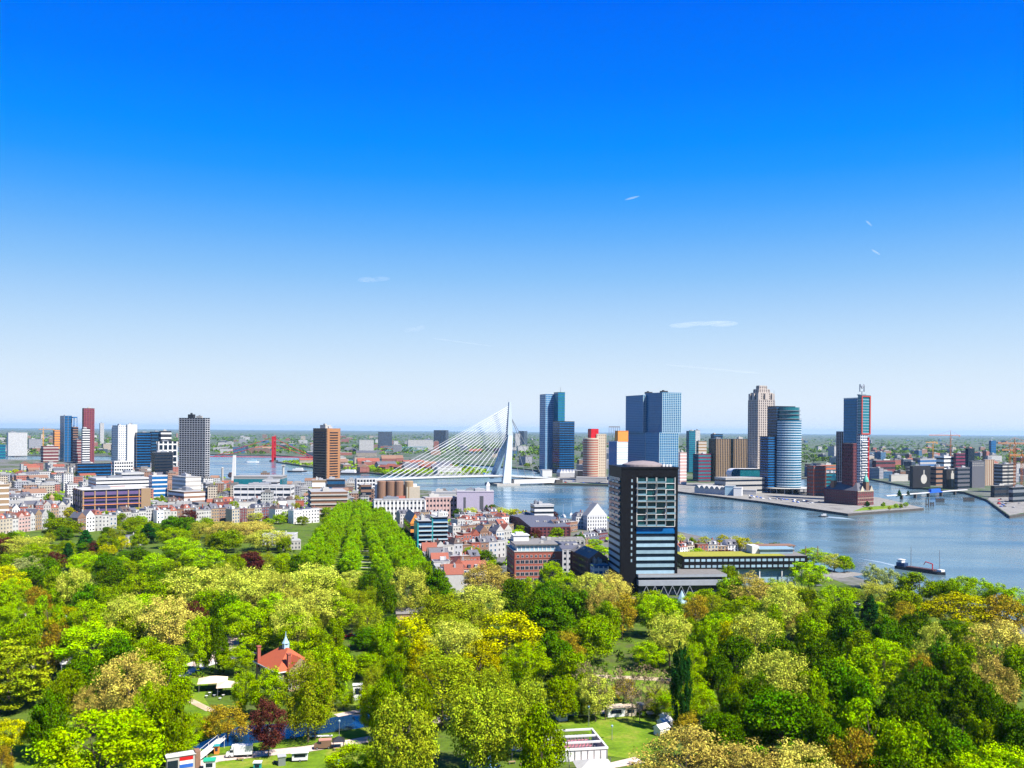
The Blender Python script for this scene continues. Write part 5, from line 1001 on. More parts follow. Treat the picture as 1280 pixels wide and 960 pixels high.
canopy('terrace_canopy', 'large beige canopy over the terrace left of the red-roofed villa', 'canopy', 266, 862, 10, 8, 3.4, 15)
canopy('terrace_canopy', 'second beige canopy nearer the villa, half behind a tree', 'canopy', 284, 868, 7, 7, 3.4, 15)
for i, (x, y) in enumerate(((262, 868), (268, 871), (273, 867), (279, 871), (258, 872), (275, 875))):
    o = thing('terrace_table', None, 'table', at(x, y), 0, 'terrace tables'); auto(o, 'white round terrace table')
    b = MB(); b.lathe([(0, .70), (.55, .7), (.55, .74), (0, .75)], 14); b.build('table_top', WHITE, o); b = MB(); b.lathe([(.3, 0), (.05, .08), (.05, .7)], 10); b.build('leg', STEEL, o)
for x, y, w_, rz, lb in ((62, 828, 7, 20, 'white tent with peaked roof behind the bare orange tree at left'), (76, 832, 8, 20, 'larger white tent beside the peaked tent at left'), (86, 836, 6, 30, 'white tent right of the two tents at left'), (60, 772, 5, 0, 'small white tent by the lawn at upper left'), (80, 780, 5, 20, 'white dome tent by the lawn at upper left')):
    o = canopy('party_tent', lb, 'tent', x, y, w_, w_ * .8, 2.6, rz, WHITE, 1.8, WHITE, 'white tents')
    b = MB(); b.box(-w_ * .45, w_ * .45, w_ * .34, w_ * .36, .02, 2.6); b.build('back_wall', WHITE, o)
def wheel(parent, x, y, r=.38, t=.24):
    b = MB(); b.M = Matrix.Translation((x, y, r)) @ Matrix.Rotation(R(90), 4, 'X'); b.lathe([(0, -t / 2), (r, -t / 2), (r, t / 2), (0, t / 2)], 16); o = b.build('wheel', TYRE, parent)
    b = MB(); b.M = Matrix.Translation((x, y, r)) @ Matrix.Rotation(R(90), 4, 'X'); b.lathe([(0, -t * .56), (r * .55, -t * .56), (r * .55, t * .56), (0, t * .56)], 12); b.build('rim', STEEL, o)
def profile(b, pts, y0, y1, m=0):
    n = len(pts); b.add([(p[0], y0, p[1]) for p in pts] + [(p[0], y1, p[1]) for p in pts], [(i, (i + 1) % n, n + (i + 1) % n, n + i) for i in range(n)] + [tuple(range(n - 1, -1, -1)), tuple(range(n, 2 * n))], m)
def car(x, y, rz, m, label, z=.14):
    C = at(x, y); C.z = z; o = thing('parked_car', label, 'car', C, R(rz), 'parked cars')
    b = MB(); profile(b, [(-2.1, .35), (2.1, .35), (2.15, .7), (1.95, .9), (1.0, 1.0), (-1.7, 1.02), (-2.12, .85)], -.86, .86); b.build('body', m, o)
    b = MB(); profile(b, [(1.0, 1.0), (.35, 1.47), (-1.2, 1.5), (-1.75, 1.02)], -.74, .74); b.build('cabin', GLD, o)
    b = MB(); b.box(-1.15, .3, -.72, .72, 1.48, 1.53); b.build('roof', m, o)
    for sx in (-1.3, 1.3):
        for sy in (-.8, .8): wheel(o, sx, sy, .33)
    for sy in (-.6, .6): b = MB(); b.box(2.08, 2.16, sy - .18, sy + .18, .62, .78); b.build('headlight', WHITE, o)
    return o
for x, y, rz, m, lb in ((706, 891, 10, GLD, 'dark car on the path left of the white cabins'), (757, 887, 15, GLD, 'dark car beside the white cabin right of the pale kiosk'), (729, 896, 170, STEEL, 'grey car half behind a lawn tree trunk'), (437, 797, 200, REDP, 'red car among trees in the upper park'), (424, 801, 150, REDP, 'dark red car left of the other red car'), (446, 796, 190, WHITE, 'white car right of the red cars'),
                        (838, 885, 0, REDP, 'red car between the white cabin and dark column tree'), (846, 889, 5, WHITE, 'white car before the dark column tree'), (50, 800, 20, BLUEP, 'blue car at the left lawn'), (58, 799, 20, WHITE, 'white car at the left lawn'), (1023, 733, 20, STEEL, 'grey car on the quay behind the wing'), (1071, 757, 10, WHITE, 'white van-like car among right bank trees'), (545, 716, 100, WHITE, 'white car in the side street of houses'), (470, 778, 10, DARK, 'black car by the bare hut in the park'),
                        (712, 722, 80, DARK, 'dark car in the street by the brick office'), (708, 712, 80, STEEL, 'silver car in the street by the brick office'), (716, 735, 80, GLB, 'blue car at the street mouth by the brick office')): car(x, y, rz, m, lb, .24)
# parked cars too far away to show their parts: along the pier quay, the boulevard quays and in the streets
def farcar(x, y, rz, m, word, where):
    C = at(x, y); C.z = .2; b = MB(); profile(b, [(-2.1, .3), (2.1, .3), (2.15, .8), (1.0, .95), (.4, 1.45), (-1.3, 1.5), (-1.9, 1.), (-2.15, .9)], -.88, .88); o = b.build('parked_car', m, None, C, R(rz)); tag(o, None, 'car', where); auto(o, f'small {word} parked car', .5)
CC = [(WHITE, 'white'), (STEEL, 'silver'), (DARK, 'black'), (BLUEP, 'blue'), (REDP, 'red'), (GREY, 'grey')]
for i in range(34): t = rnd.random(); q = rnd.choice(CC); farcar(930 + 95 * t, 621.5 + 8.5 * t + rnd.uniform(-2.2, 1.2), rnd.choice((-70, 20)), *q, 'cars on the pier quay')
for i in range(14): q = rnd.choice(CC); farcar(rnd.uniform(1238, 1275), rnd.uniform(624, 637), rnd.choice((-60, 30)), *q, 'cars on the old harbour quay')
for i in range(16): q = rnd.choice(CC); farcar(rnd.uniform(700, 758), rnd.uniform(601.5, 604), -10, *q, 'cars by the bridge end')
for i in range(20): t = rnd.random(); q = rnd.choice(CC); farcar(695 + 14 * t, 660 + 70 * t + rnd.uniform(-2, 2), 80, *q, 'cars in the streets of houses')
for i in range(16): q = rnd.choice(CC); farcar(rnd.uniform(-4, 250), rnd.uniform(655, 668), rnd.choice((5, 15, 95)), *q, 'cars before the terraces')
# white box truck
o = thing('box_truck', 'white box truck on the pink park road by the pond', 'truck', at(303, 946), R(9)); o.location.z = .13
b = MB(); b.box(-2.3, 2.9, -1.15, 1.15, .85, 3.4); b.box(-3.0, -2.3, -1.0, 1.0, 2.6, 3.35); b.build('box', WHITE, o)
b = MB(); profile(b, [(-4.6, .45), (-2.35, .45), (-2.35, 2.5), (-3.3, 2.5), (-3.9, 1.5), (-4.55, 1.25)], -1., 1.); b.build('cab', WHITE, o)
b = MB(); profile(b, [(-3.93, 1.52), (-3.36, 2.42), (-3.28, 2.42), (-3.85, 1.52)], -.9, .9); b.box(-3.5, -2.5, -1.02, 1.02, 1.55, 2.3); b.build('window', GLD, o)
b = MB(); b.box(-2.3, 2.9, -.9, .9, .5, .84); b.build('chassis', DARK, o)
for sx in (-3.5, 1.6):
    for sy in (-.9, .9): wheel(o, sx, sy, .42)
# brown van and black tent, white food trailer, kiosks
o = thing('delivery_van', 'brown vintage van parked on the park road beside a dark tent', 'van', at(404, 936), R(12)); o.location.z = .13
b = MB(); profile(b, [(-2.7, .4), (2.4, .4), (2.4, 2.5), (-1.3, 2.55), (-1.7, 1.7), (-2.65, 1.4)], -.95, .95); b.build('body', mat('brown_paint', (.16, .09, .06), .4), o)
b = MB(); b.box(-1.35, 2.45, -1., 1., 2.56, 2.75); b.build('roof', mat('rosy_roof', (.42, .20, .16), .5), o); b = MB(); b.box(-1.5, -.6, -.97, .97, 1.65, 2.3); b.build('window', GLD, o)
for sx in (-1.8, 1.6):
    for sy in (-.85, .85): wheel(o, sx, sy, .4)
canopy('market_tent', 'small dark pointed tent behind the brown van', 'tent', 423, 935, 3.4, 3.4, 2.3, 12, DARK, 1.3, DARK)
o = thing('food_trailer', 'white food trailer with open roof hatch on the lawn', 'trailer', at(375, 951), R(10))
b = MB(); b.box(-2.2, 2.2, -1.1, 1.1, .5, 2.6); b.build('body', WHITE, o); b = MB(); b.add([(-2.5, -1.7, 2.75), (2.5, -1.7, 2.75), (2.5, .2, 3.3), (-2.5, .2, 3.3), (-2.5, -1.7, 2.85), (2.5, -1.7, 2.85), (2.5, .2, 3.4), (-2.5, .2, 3.4)], [(3, 2, 1, 0), (4, 5, 6, 7), (0, 1, 5, 4), (1, 2, 6, 5), (2, 3, 7, 6), (3, 0, 4, 7)]); b.box(-2.3, 2.3, .2, 1.3, 2.61, 3.2); b.build('hatch', WHITE, o)
b = MB(); b.box(-1.6, 1.6, -1.14, -1.09, 1.4, 2.3); b.build('counter', GLD, o); b = MB(); b.box(-2.24, -2.2, -1., 1., .6, 2.2); b.build('end_panel', REDP, o)
for sy in (-1., 1.): wheel(o, 0, sy, .35)
def kiosk(x, y, w_, d_, h_, rz, m, rm, label, name='kiosk', win_=True, group='park kiosks'):
    o = thing(name, label, 'kiosk', at(x, y), R(rz), group); b = MB(); b.box(-w_ / 2, w_ / 2, -d_ / 2, d_ / 2, 0, h_); b.build('wall', m, o); b = MB(); b.box(-w_ / 2 - .2, w_ / 2 + .2, -d_ / 2 - .3, d_ / 2 + .2, h_ + .003, h_ + .18); b.build('roof', rm, o)
    if win_: b = MB(); b.box(-w_ * .3, w_ * .3, -d_ / 2 - .06, -d_ / 2 + .05, h_ * .4, h_ * .8); b.build('counter_window', GLD, o)
    return o
kiosk(702, 900, 3, 3, 3, 20, WHITE, WHITE, 'white kiosk at the left end of the right lawn')
kiosk(768, 894, 6, 4, 3, 12, WHITE, BEIGE, 'white cabin with beige roof behind the lawn trees'); kiosk(786, 893, 4, 4, 2.8, 12, CREAM, BEIGE, 'cream cabin joined right of the white cabin'); kiosk(808, 891, 6, 3.5, 3, 5, WHITE, PALEROOF, 'long white cabin left of the red car')
for x, y, rz in ((834, 903, 35), (831, 910, 35), (827, 918, 35)):
    o = thing('market_stall', None, 'stall', at(x, y), R(rz), 'white gabled stalls'); auto(o, 'white gabled stall'); b = MB(); b.box(-2, 2, -1.5, 1.5, 0, 2.3); b.build('wall', WHITE, o); b = MB(); b.gable(-2, 2, -1.5, 1.5, 2.31, 3.5, 'x', .3, 0, 1); b.build('roof', [WHITE, WHITE], o)
kiosk(447, 874, 3.2, 2.4, 5.2, 8, WHITE, WHITE, 'tall white cabinet booth beside the pond path', 'booth', True); kiosk(421, 955, 1.3, 1.3, 2.3, 5, BLUEP, TEAL, 'blue portable toilet with teal roof on the front lawn', 'portable_toilet'); kiosk(271, 942, 1.3, 1.3, 2.4, 5, RUST, TEAL, 'orange and teal portable toilet by the white ramp', 'portable_toilet')
kiosk(352, 956, 2, 2, 2.6, 20, STEEL, GREY, 'grey steel cabinet on the front lawn', 'steel_cabinet', False); kiosk(262, 962, 3, 2.4, 2.8, 12, WHITE, GREENP, 'white and green booth at the bottom edge', 'booth'); kiosk(322, 962, 2, 1.6, 2.1, 5, TEAL, WHITE, 'small teal booth at the bottom edge of the lawn', 'booth')
o = kiosk(592, 961, 2.6, 2.2, 4.2, 8, WHITE, WHITE, 'tall white cabinet with dark red marks left of the blue tent', 'booth', False); b = MB(); b.box(-.7, .7, -1.16, -1.11, 2.6, 3.4); b.box(.2, 1.1, -1.16, -1.11, 1.7, 2.3); b.build('sign_mark', REDP, o); b = MB(); b.box(-1.1, 1.1, -1.17, -1.11, .3, 1.1); b.build('lower_panel', BLUEP, o)
o = thing('pagoda_tent', 'blue and white pointed pagoda tent at the bottom edge', 'tent', at(611, 968), R(10)); b = MB(); b.lathe([(3.4, 2.4), (1.6, 3.2), (.7, 4.3), (.25, 5.6), (0, 6.4)], 8, 0); b.build('roof', mat('blue_canvas', (.12, .28, .52), .7), o)
for k in range(4): b = MB(); a = math.pi / 4 + k * math.pi / 2; b.tube((3.1 * math.cos(a), 3.1 * math.sin(a), 0), (3.1 * math.cos(a), 3.1 * math.sin(a), 2.4), .08, .08, 6); b.build('post', WHITE, o)
# stage cabin with the red, white and blue panel, and its long white ramp
o = thing('stage_cabin', 'grey cabin with red, white and blue striped panel at lower left', 'cabin', at(229, 962), R(28)); b = MB(); b.box(-4.5, 3, -1.4, 1.4, 0, 4.4); b.build('wall', CONC, o); b = MB(); b.box(-4.8, 3.2, -1.7, 1.6, 4.403, 4.6); b.build('roof', WHITE, o)
for i, m in enumerate((BLUEP, WHITE, REDP)): b = MB(); b.box(-1.2, 2.4, -1.5, -1.41, 1. + i * 1., 2. + i * 1.); b.build('stripe', m, o)
b = MB(); b.box(3.02, 4.4, -1.6, 1.4, 0, 5); b.build('door_frame', BROWN, o); b = MB(); b.box(-4.4, -1.6, -1.46, -1.41, .4, 3.4); b.build('dark_opening', GLD, o)
A, B = at(244, 953), at(278, 934); e = B - A; o = thing('access_ramp', 'long white access ramp rising from the cabin to the pond', 'ramp', A, math.atan2(e.y, e.x)); L_ = e.length
b = MB(); b.add([(0, -1.2, .5), (L_, -1.2, 2.6), (L_, 1.2, 2.6), (0, 1.2, .5), (0, -1.2, .8), (L_, -1.2, 2.9), (L_, 1.2, 2.9), (0, 1.2, .8)], [(3, 2, 1, 0), (4, 5, 6, 7), (0, 1, 5, 4), (1, 2, 6, 5), (2, 3, 7, 6), (3, 0, 4, 7)]); b.build('deck', WHITE, o)
for t in (.3, .6, .95):
    for s in (-1.1, 1.1): b = MB(); b.tube((L_ * t, s, 0), (L_ * t, s, .5 + 2.1 * t + 1.2), .07, .07, 5); b.build('post', WHITE, o)
for s in (-1.15, 1.15): b = MB(); b.tube((0, s, 1.8), (L_, s, 3.9), .06, .06, 5); b.build('handrail', WHITE, o)
o = thing('pond_bench', 'long pale bench wall on the pond bank', 'bench', at(401, 922), R(7)); b = MB(); b.box(-3.6, 3.6, -.5, .5, .45, .6); b.build('seat', WHITE, o)
for x in (-3.3, 0, 3.3): b = MB(); b.box(x - .15, x + .15, -.4, .4, 0, .45); b.build('leg', CONC, o)
# white open pavilion frame with rows of seats
C = at(694, 953); o = thing('open_pavilion', 'white open-topped pavilion frame with pink rows of benches inside', 'pavilion', C, R(10)); PW, PD = 15.5, 17; k = 3.6
b = MB(); b.box(0, PW, -.1, .1, 0, k - .4); b.build('front_wall', WHITE, o)
b = MB(); b.box(PW - .1, PW + .1, .12, PD, 0, k - .4); b.build('side_wall', WHITE, o)
b = MB(); b.box(.05, PW - .15, .15, PD, .02, .1); b.build('floor', PINK, o)
for y in (0, PD * .33, PD * .66, PD): b = MB(); b.box(-.3, PW + .3, y - .35, y + .35, k - .38, k + .1); b.build('roof_beam', WHITE, o)
for x in (0, PW): b = MB(); b.box(x - .3, x + .3, .36, PD - .36, k - .36, k + .06); b.build('edge_beam', WHITE, o)
for i in range(9): b = MB(); b.box(i * PW / 8 - .12, i * PW / 8 + .12, -.22, -.11, 0, k - .4); b.build('post', STEEL, o)
b = MB(); b.box(.6, PW - .6, .0, PD, 0, .1); seat = MB(); seat.box(0, PW * .85, 0, .6, .1, 1.0); me = seat.mesh('bench_row', mat('rose_seat', (.50, .16, .20), .7)); back = MB(); [back.box(i * PW * .85 / 12, i * PW * .85 / 12 + .3, .7, 1., .1, 2.4) for i in range(12)]; mk = back.mesh('slat_row', STEEL)
for i in range(6): link('bench_row', me, o, (1, 1.6 + i * 2.6, 0)); link('slat_row', mk, o, (1, 1.9 + i * 2.6, 0))
o = thing('white_marquee', 'low white marquee roof cut by the bottom edge', 'tent', at(742, 968), R(8)); b = MB(); b.hip(-5, 5, -4, 4, 2.6, 4.2, .45, .2); b.build('roof', PALE, o)
for sx in (-6, 6):
    for sy in (-4.6, 4.6): b = MB(); b.tube((sx, sy, 0), (sx, sy, 2.8), .1, .1, 6); b.build('post', STEEL, o)
def lamp(x, y, h_, look=None, label=None):
    o = thing('street_lamp', label, 'street lamp', at(x, y), 0, 'park lamps'); b = MB(); b.tube((0, 0, 0), (0, 0, h_), .11, .07, 6); b.build('pole', STEEL, o); b = MB(); b.lathe([(0, h_ - .02), (.28, h_), (.38, h_ + .5), (.1, h_ + .75), (0, h_ + .75)], 10); b.build('lamp_head', GLP, o)
    if not label: auto(o, 'slim grey park lamp', h_)
for x, y, h_ in ((337, 936, 5.5), (424, 925, 5.5), (298, 797, 5.5), (736, 908, 6), (765, 925, 4), (111, 782, 6), (480, 905, 5), (640, 952, 5), (965, 735, 9), (1040, 722, 7), (905, 748, 8), (700, 765, 7)): lamp(x, y, h_)
o = thing('park_hut', 'low grey-roofed hut among bare bushes in the middle park', 'hut', at(496, 775), R(10)); b = MB(); b.box(0, 14, 0, 8, 0, 3); b.build('wall', TAN, o); b = MB(); b.gable(0, 14, 0, 8, 3.01, 5.6, 'x', .5, 0, 1); b.build('roof', [GRAVEL, TAN], o)
o = thing('park_hut', 'white flat-roofed hut behind the lime trees in the upper park', 'hut', at(301, 783), R(10)); b = MB(); b.box(0, 10, 0, 6, 0, 3); b.build('wall', WHITE, o); b = MB(); b.box(-.4, 10.4, -.4, 6.4, 3.003, 3.3); b.build('roof', PALEROOF, o)
for x, y in ((366, 924), (300, 951), (421, 938), (436, 935), (478, 925), (345, 955), (540, 950), (640, 955), (655, 958), (735, 962), (790, 956)):
    o = thing('trestle_table', None, 'table', at(x, y), R(rnd.uniform(-30, 30)), 'scattered tables on the front lawn'); auto(o, 'small brown trestle table'); b = MB(); b.box(-1, 1, -.4, .4, .7, .76); b.build('table_top', TAN, o)
    for s in (-.8, .8): b = MB(); b.box(s - .05, s + .05, -.35, .35, 0, .7); b.build('leg', STEEL, o)
# ------------------------------------------------------------------ boats
def hull(b, L_, w_, h_, m=0, bow=.2):
    ys = [(-L_ / 2, .75), (L_ * (.5 - bow), 1), (L_ * .5, .02)]
    pts = [(-L_ / 2, -w_ * .38), (-L_ * .3, -w_ / 2), (L_ * (.5 - bow), -w_ / 2), (L_ * .46, -w_ * .2), (L_ / 2, 0), (L_ * .46, w_ * .2), (L_ * (.5 - bow), w_ / 2), (-L_ * .3, w_ / 2), (-L_ / 2, w_ * .38)]
    b.prism(pts, -.6, h_, m)
A, B = at(1121, 710, WZ), at(1182, 719, WZ); e = B - A; L_ = e.length; o = thing('cargo_barge', 'long dark barge with two thin masts on the river at right', 'boat', (A + B) / 2, math.atan2(e.y, e.x))
b = MB(); hull(b, L_, 7, 2.0, 0, .1); b.build('hull', DARK, o); b = MB(); b.box(-L_ * .47, -L_ * .3, -2.4, 2.4, 2.01, 4.6); b.build('wheelhouse', mat('navy_paint', (.02, .05, .12), .5), o); b = MB(); b.box(-L_ * .45, -L_ * .36, -2, 2, 4.61, 6.6); b.box(-L_ * .46, -L_ * .35, -2.3, 2.3, 6.61, 6.9); b.build('bridge_cabin', WHITE, o)
b = MB(); b.box(-L_ * .26, L_ * .3, -2.8, 2.8, 2.01, 2.7); b.build('cargo_hold', mat('rust_brown', (.07, .035, .03), .7), o)
for x in (-.2, .38): b = MB(); b.tube((L_ * x, 0, 2), (L_ * x, 0, 17), .3, .2, 6); b.build('mast', STEEL, o)
b = MB(); b.tube((L_ * .24, 0, 2.7), (L_ * .24, 0, 6.5), .4, .4, 6); b.tube((L_ * .24, 0, 6.5), (L_ * .1, 0, 7.5), .35, .3, 6); b.tube((L_ * .1, 0, 7.5), (L_ * .06, 0, 5), .3, .2, 6); b.build('deck_crane', REDP, o); b = MB(); b.box(L_ * .36, L_ * .45, -2, 2, 2.01, 3.4); b.build('bow_deck', WHITE, o)
def boat(name, label, x, y, L_, rz, m, cm, h_=1.4, cab_=2.2):
    o = thing(name, label, 'boat', at(x, y, WZ), R(rz), 'boats on the river'); b = MB(); hull(b, L_, L_ * .24, h_, 0); b.build('hull', m, o); b = MB(); b.box(-L_ * .32, L_ * .2, -L_ * .09, L_ * .09, h_ + .01, h_ + cab_); b.box(-L_ * .3, L_ * .05, -L_ * .08, L_ * .08, h_ + cab_ + .01, h_ + cab_ * 1.6); b.build('cabin', cm, o); return o
boat('speedboat', 'small fast boat with a white wake before the pier tip', 1029, 646, 11, 172, DARK, WHITE, 1.2, 1.5)
boat('tour_boat', 'white passenger boat left of the red pylon', 315, 578, 40, 178, WHITE, GLP, 3, 4); boat('tour_boat', 'dark hulled passenger boat with wake left of the brown tower', 371, 590, 45, 176, DARK, WHITE, 3, 4)
boat('sailing_ship', 'long dark moored ship right of the brown tower', 434, 593, 60, 168, DARK, WHITE, 4, 4)
FOAM = mat('water_foam', (.20, .26, .30), .6, .5, .5)
sheet('boat_wake', [tuple(at(x, y, WZ)[:2]) for x, y in ((1031, 646.4), (1036, 645.6), (1052, 646.6), (1070, 649.5), (1052, 648.6), (1036, 647.2))], FOAM, WZ + .03, 'stuff')
sheet('boat_wake', [tuple(at(x, y, WZ)[:2]) for x, y in ((1120, 706.5), (1100, 702), (1070, 697.5), (1100, 703.2), (1119, 708))], FOAM, WZ + .03, 'stuff')
sheet('boat_wake', [tuple(at(x, y, WZ)[:2]) for x, y in ((377, 589.5), (384, 590), (393, 591.6), (384, 591.4), (377, 590.6))], FOAM, WZ + .03, 'stuff')
for i in range(16):
    x = rnd.uniform(545, 602); y = 588 + rnd.uniform(-2.5, 5.5); o = boat('moored_yacht', None, x, y, rnd.uniform(16, 26), rnd.choice((0, 180)) + rnd.uniform(-12, 12), rnd.choice([WHITE, WHITE, BLUEP]), WHITE, 2, 2.2); auto(o, 'white moored marina yacht')
for i, (x, y) in enumerate(((673, 652), (682, 651), (689, 654), (664, 650), (704, 650), (714, 648))):
    o = boat('sailing_boat', None, x, y - 4, 11, 90 + rnd.uniform(-30, 30), WHITE, WHITE, 1, 1.); b = MB(); b.tube((0, 0, 1), (0, 0, 15), .16, .1, 5); b.build('mast', CAB, o); auto(o, 'white sailing boat with bare mast')
# ------------------------------------------------------------------ city blocks, street trees, far woods
def inpoly(p, poly):
    r_ = False
    for i in range(len(poly)):
        (x1, y1), (x2, y2) = poly[i - 1][:2], poly[i][:2]
        if (y1 > p[1]) != (y2 > p[1]) and p[0] < (x2 - x1) * (p[1] - y1) / (y2 - y1) + x1: r_ = not r_
    return r_
ISL = G((345, 577), (390, 583.5), (430, 588), (480, 592), (560, 595), (605, 593), (600, 587), (540, 581), (470, 577), (400, 574))
def free(P, r): return all((P[0] - x) ** 2 + (P[1] - y) ** 2 > (r + q) ** 2 for x, y, q in BS)
FCOL = [(FW, 'white'), (FW, 'white'), (FG, 'grey'), (FB, 'brown'), (FR, 'brick'), (FD, 'dark'), (FC, 'cream'), (FBL, 'blue glass')]
PIERP = PIER_TIP
def filler(n, x0, x1, y0, y1, wr, hr, th, poly, group, roofs=True, cols=FCOL, k=0):
    t = 0; made = 0
    while made < n and t < n * 30:
        t += 1; x, y = rnd.uniform(x0, x1), rnd.uniform(y0, y1); P = at(x, y)
        w_, d_, h_ = rnd.uniform(*wr), rnd.uniform(wr[0] * .6, wr[0] * 1.2), rnd.uniform(*hr)
        if rnd.random() < .12: h_ *= 1.7; w_ *= .6
        if not inpoly(P, poly) or not free(P, max(w_, d_) * .4): continue
        m, cn = rnd.choice(cols); rz = R(th + rnd.choice((0, 0, 90)) + rnd.uniform(-8, 8)); name = 'apartment_block' if h_ > 16 else 'city_house'
        o = thing(name, None, 'building', P, rz, group); spot(P, max(w_, d_) * .42)
        tile = roofs and h_ < 14 and rnd.random() < .5
        b = MB(); b.box(-w_ / 2, w_ / 2, -d_ / 2, d_ / 2, 0, h_); b.build('wall', m, o)
        b = MB()
        if tile: b.gable(-w_ / 2, w_ / 2, -d_ / 2, d_ / 2, h_ + .01, h_ + d_ * .3, 'x', .3)
        else: b.box(-w_ / 2 - .2, w_ / 2 + .2, -d_ / 2 - .2, d_ / 2 + .2, h_ + .01, h_ + .8); b.box(-w_ * .3, w_ * rnd.uniform(-.1, .3), -d_ * .3, d_ * .2, h_ + .8, h_ + 3.4)
        rm, rn = rnd.choice([(TILE, 'orange'), (SLATE, 'slate'), (BROWN, 'brown')]) if tile else rnd.choice([(PALEROOF, 'pale'), (GRAVEL, 'grey'), (PALEROOF, 'pale')])
        b.build('roof', rm, o); sz = 'long ' if w_ > wr[1] * .75 else 'tall ' if h_ > hr[1] * .9 else 'low ' if h_ < hr[0] * 1.4 else ''
        auto(o, f"{sz}{cn} {'' if tile else 'flat '}{rn}-roofed {'block' if h_ > 14 else 'house'}", h_); made += 1
OLD = [(FW, 'white'), (FW, 'white'), (FC, 'cream'), (FW, 'white'), (FR, 'brick'), (FB, 'brown'), (FG, 'grey')]
filler(110, -10, 262, 584, 648, (16, 34), (9, 16), 38, NEAR, 'blocks of the old quarter', cols=OLD)
filler(44, 262, 470, 604, 640, (12, 24), (8, 14), 8, NEAR, 'low buildings near the river', cols=OLD)
filler(12, 500, 660, 618, 650, (10, 20), (6, 10), 8, NEAR, 'low buildings near the river', cols=OLD)
filler(90, -30, 240, 546, 588, (22, 60), (10, 26), 40, far, 'far blocks at left')
filler(80, 258, 640, 545, 572, (28, 80), (9, 26), 10, far, 'far blocks beyond the river')
filler(26, 350, 600, 577, 593, (26, 60), (9, 15), 22, ISL, 'island houses', cols=[(FR, 'brick'), (FR, 'brick'), (FB, 'brown'), (FC, 'cream'), (FW, 'white')])
filler(70, 640, 1060, 546, 596, (22, 60), (10, 26), 22, far, 'blocks on the south bank')
filler(70, 1090, 1300, 562, 605, (18, 45), (10, 24), 30, far, 'dark blocks round the old harbour', cols=[(FD, 'dark'), (FB, 'brown'), (FG, 'grey'), (FBL, 'blue glass'), (FR, 'brick'), (FW, 'white')])
filler(56, 1060, 1300, 546, 590, (22, 70), (8, 22), 25, far, 'blocks on the south bank')
for lb, xl, xc, xr, yb, yt, m in (('white far apartment block right of the brown tower', 447, 449, 467, 566, 550, FW), ('dark and white tower pair in the distance behind the island', 470, 473, 490, 562, 540, FD), ('wide dark slab tower on the horizon left of the pylon', 542, 557, 560.5, 562, 538, FD), ('row of pale apartments left of the wide dark slab', 508, 510, 541, 562, 550, FW), ('small dark tower right of the pylon on the horizon', 648, 655, 659, 558, 539, FD), ('small white tower beside the small dark tower', 642, 644, 650, 560, 542, FW)):
    block('apartment_block', lb, 'building', xl, xc, xr, yb, yt, 15 if xc - xl < 5 else 75, m, d=22 if xc - xl < 5 else None, pl=False)
A, B = at(482, 566), at(534, 565); e = B - A; o = thing('lift_bridge', 'far blue-green steel truss bridge behind the island', 'bridge', A, math.atan2(e.y, e.x)); L_ = e.length; b = MB(); n = 14
for y in (0, 12):
    b.tube((0, y, 8), (L_, y, 8), 1.4, 1.4, 4); b.tube((0, y, 22), (L_, y, 22), 1.2, 1.2, 4)
    for i in range(n): b.tube((i * L_ / n, y, 8 if i % 2 else 22), ((i + 1) * L_ / n, y, 22 if i % 2 else 8), .9, .9, 4)
b.build('truss', mat('truss_paint', (.06, .17, .20), .5), o)
b = MB(); b.box(0, L_, 0, 12, 6, 8); b.build('deck', STEEL, o)
for i, t in enumerate((0, .33, .66, 1)): b = MB(); b.box(L_ * t - 2, L_ * t + 2, -1, 13, 0, 6); b.build('bridge_pier', CONC, o)
# red-roofed rows on the island
for i in range(8):
    A, B = at(473 + i * 9.2, 589 - (i % 2) * 1.5), at(481.5 + i * 9.2, 589.4 - (i % 2) * 1.5); e = B - A; L_ = e.length; o = thing('terrace_row', None, 'building', A, math.atan2(e.y, e.x), 'red-roofed terraces on the island')
    b = MB(); b.box(0, L_, 0, 14, 0, 10); b.build('wall', FR, o); b = MB(); b.gable(0, L_, 0, 14, 10.01, 15, 'x', .4); b.build('roof', TILE, o); auto(o, 'long red-roofed terrace row on the island', 12)
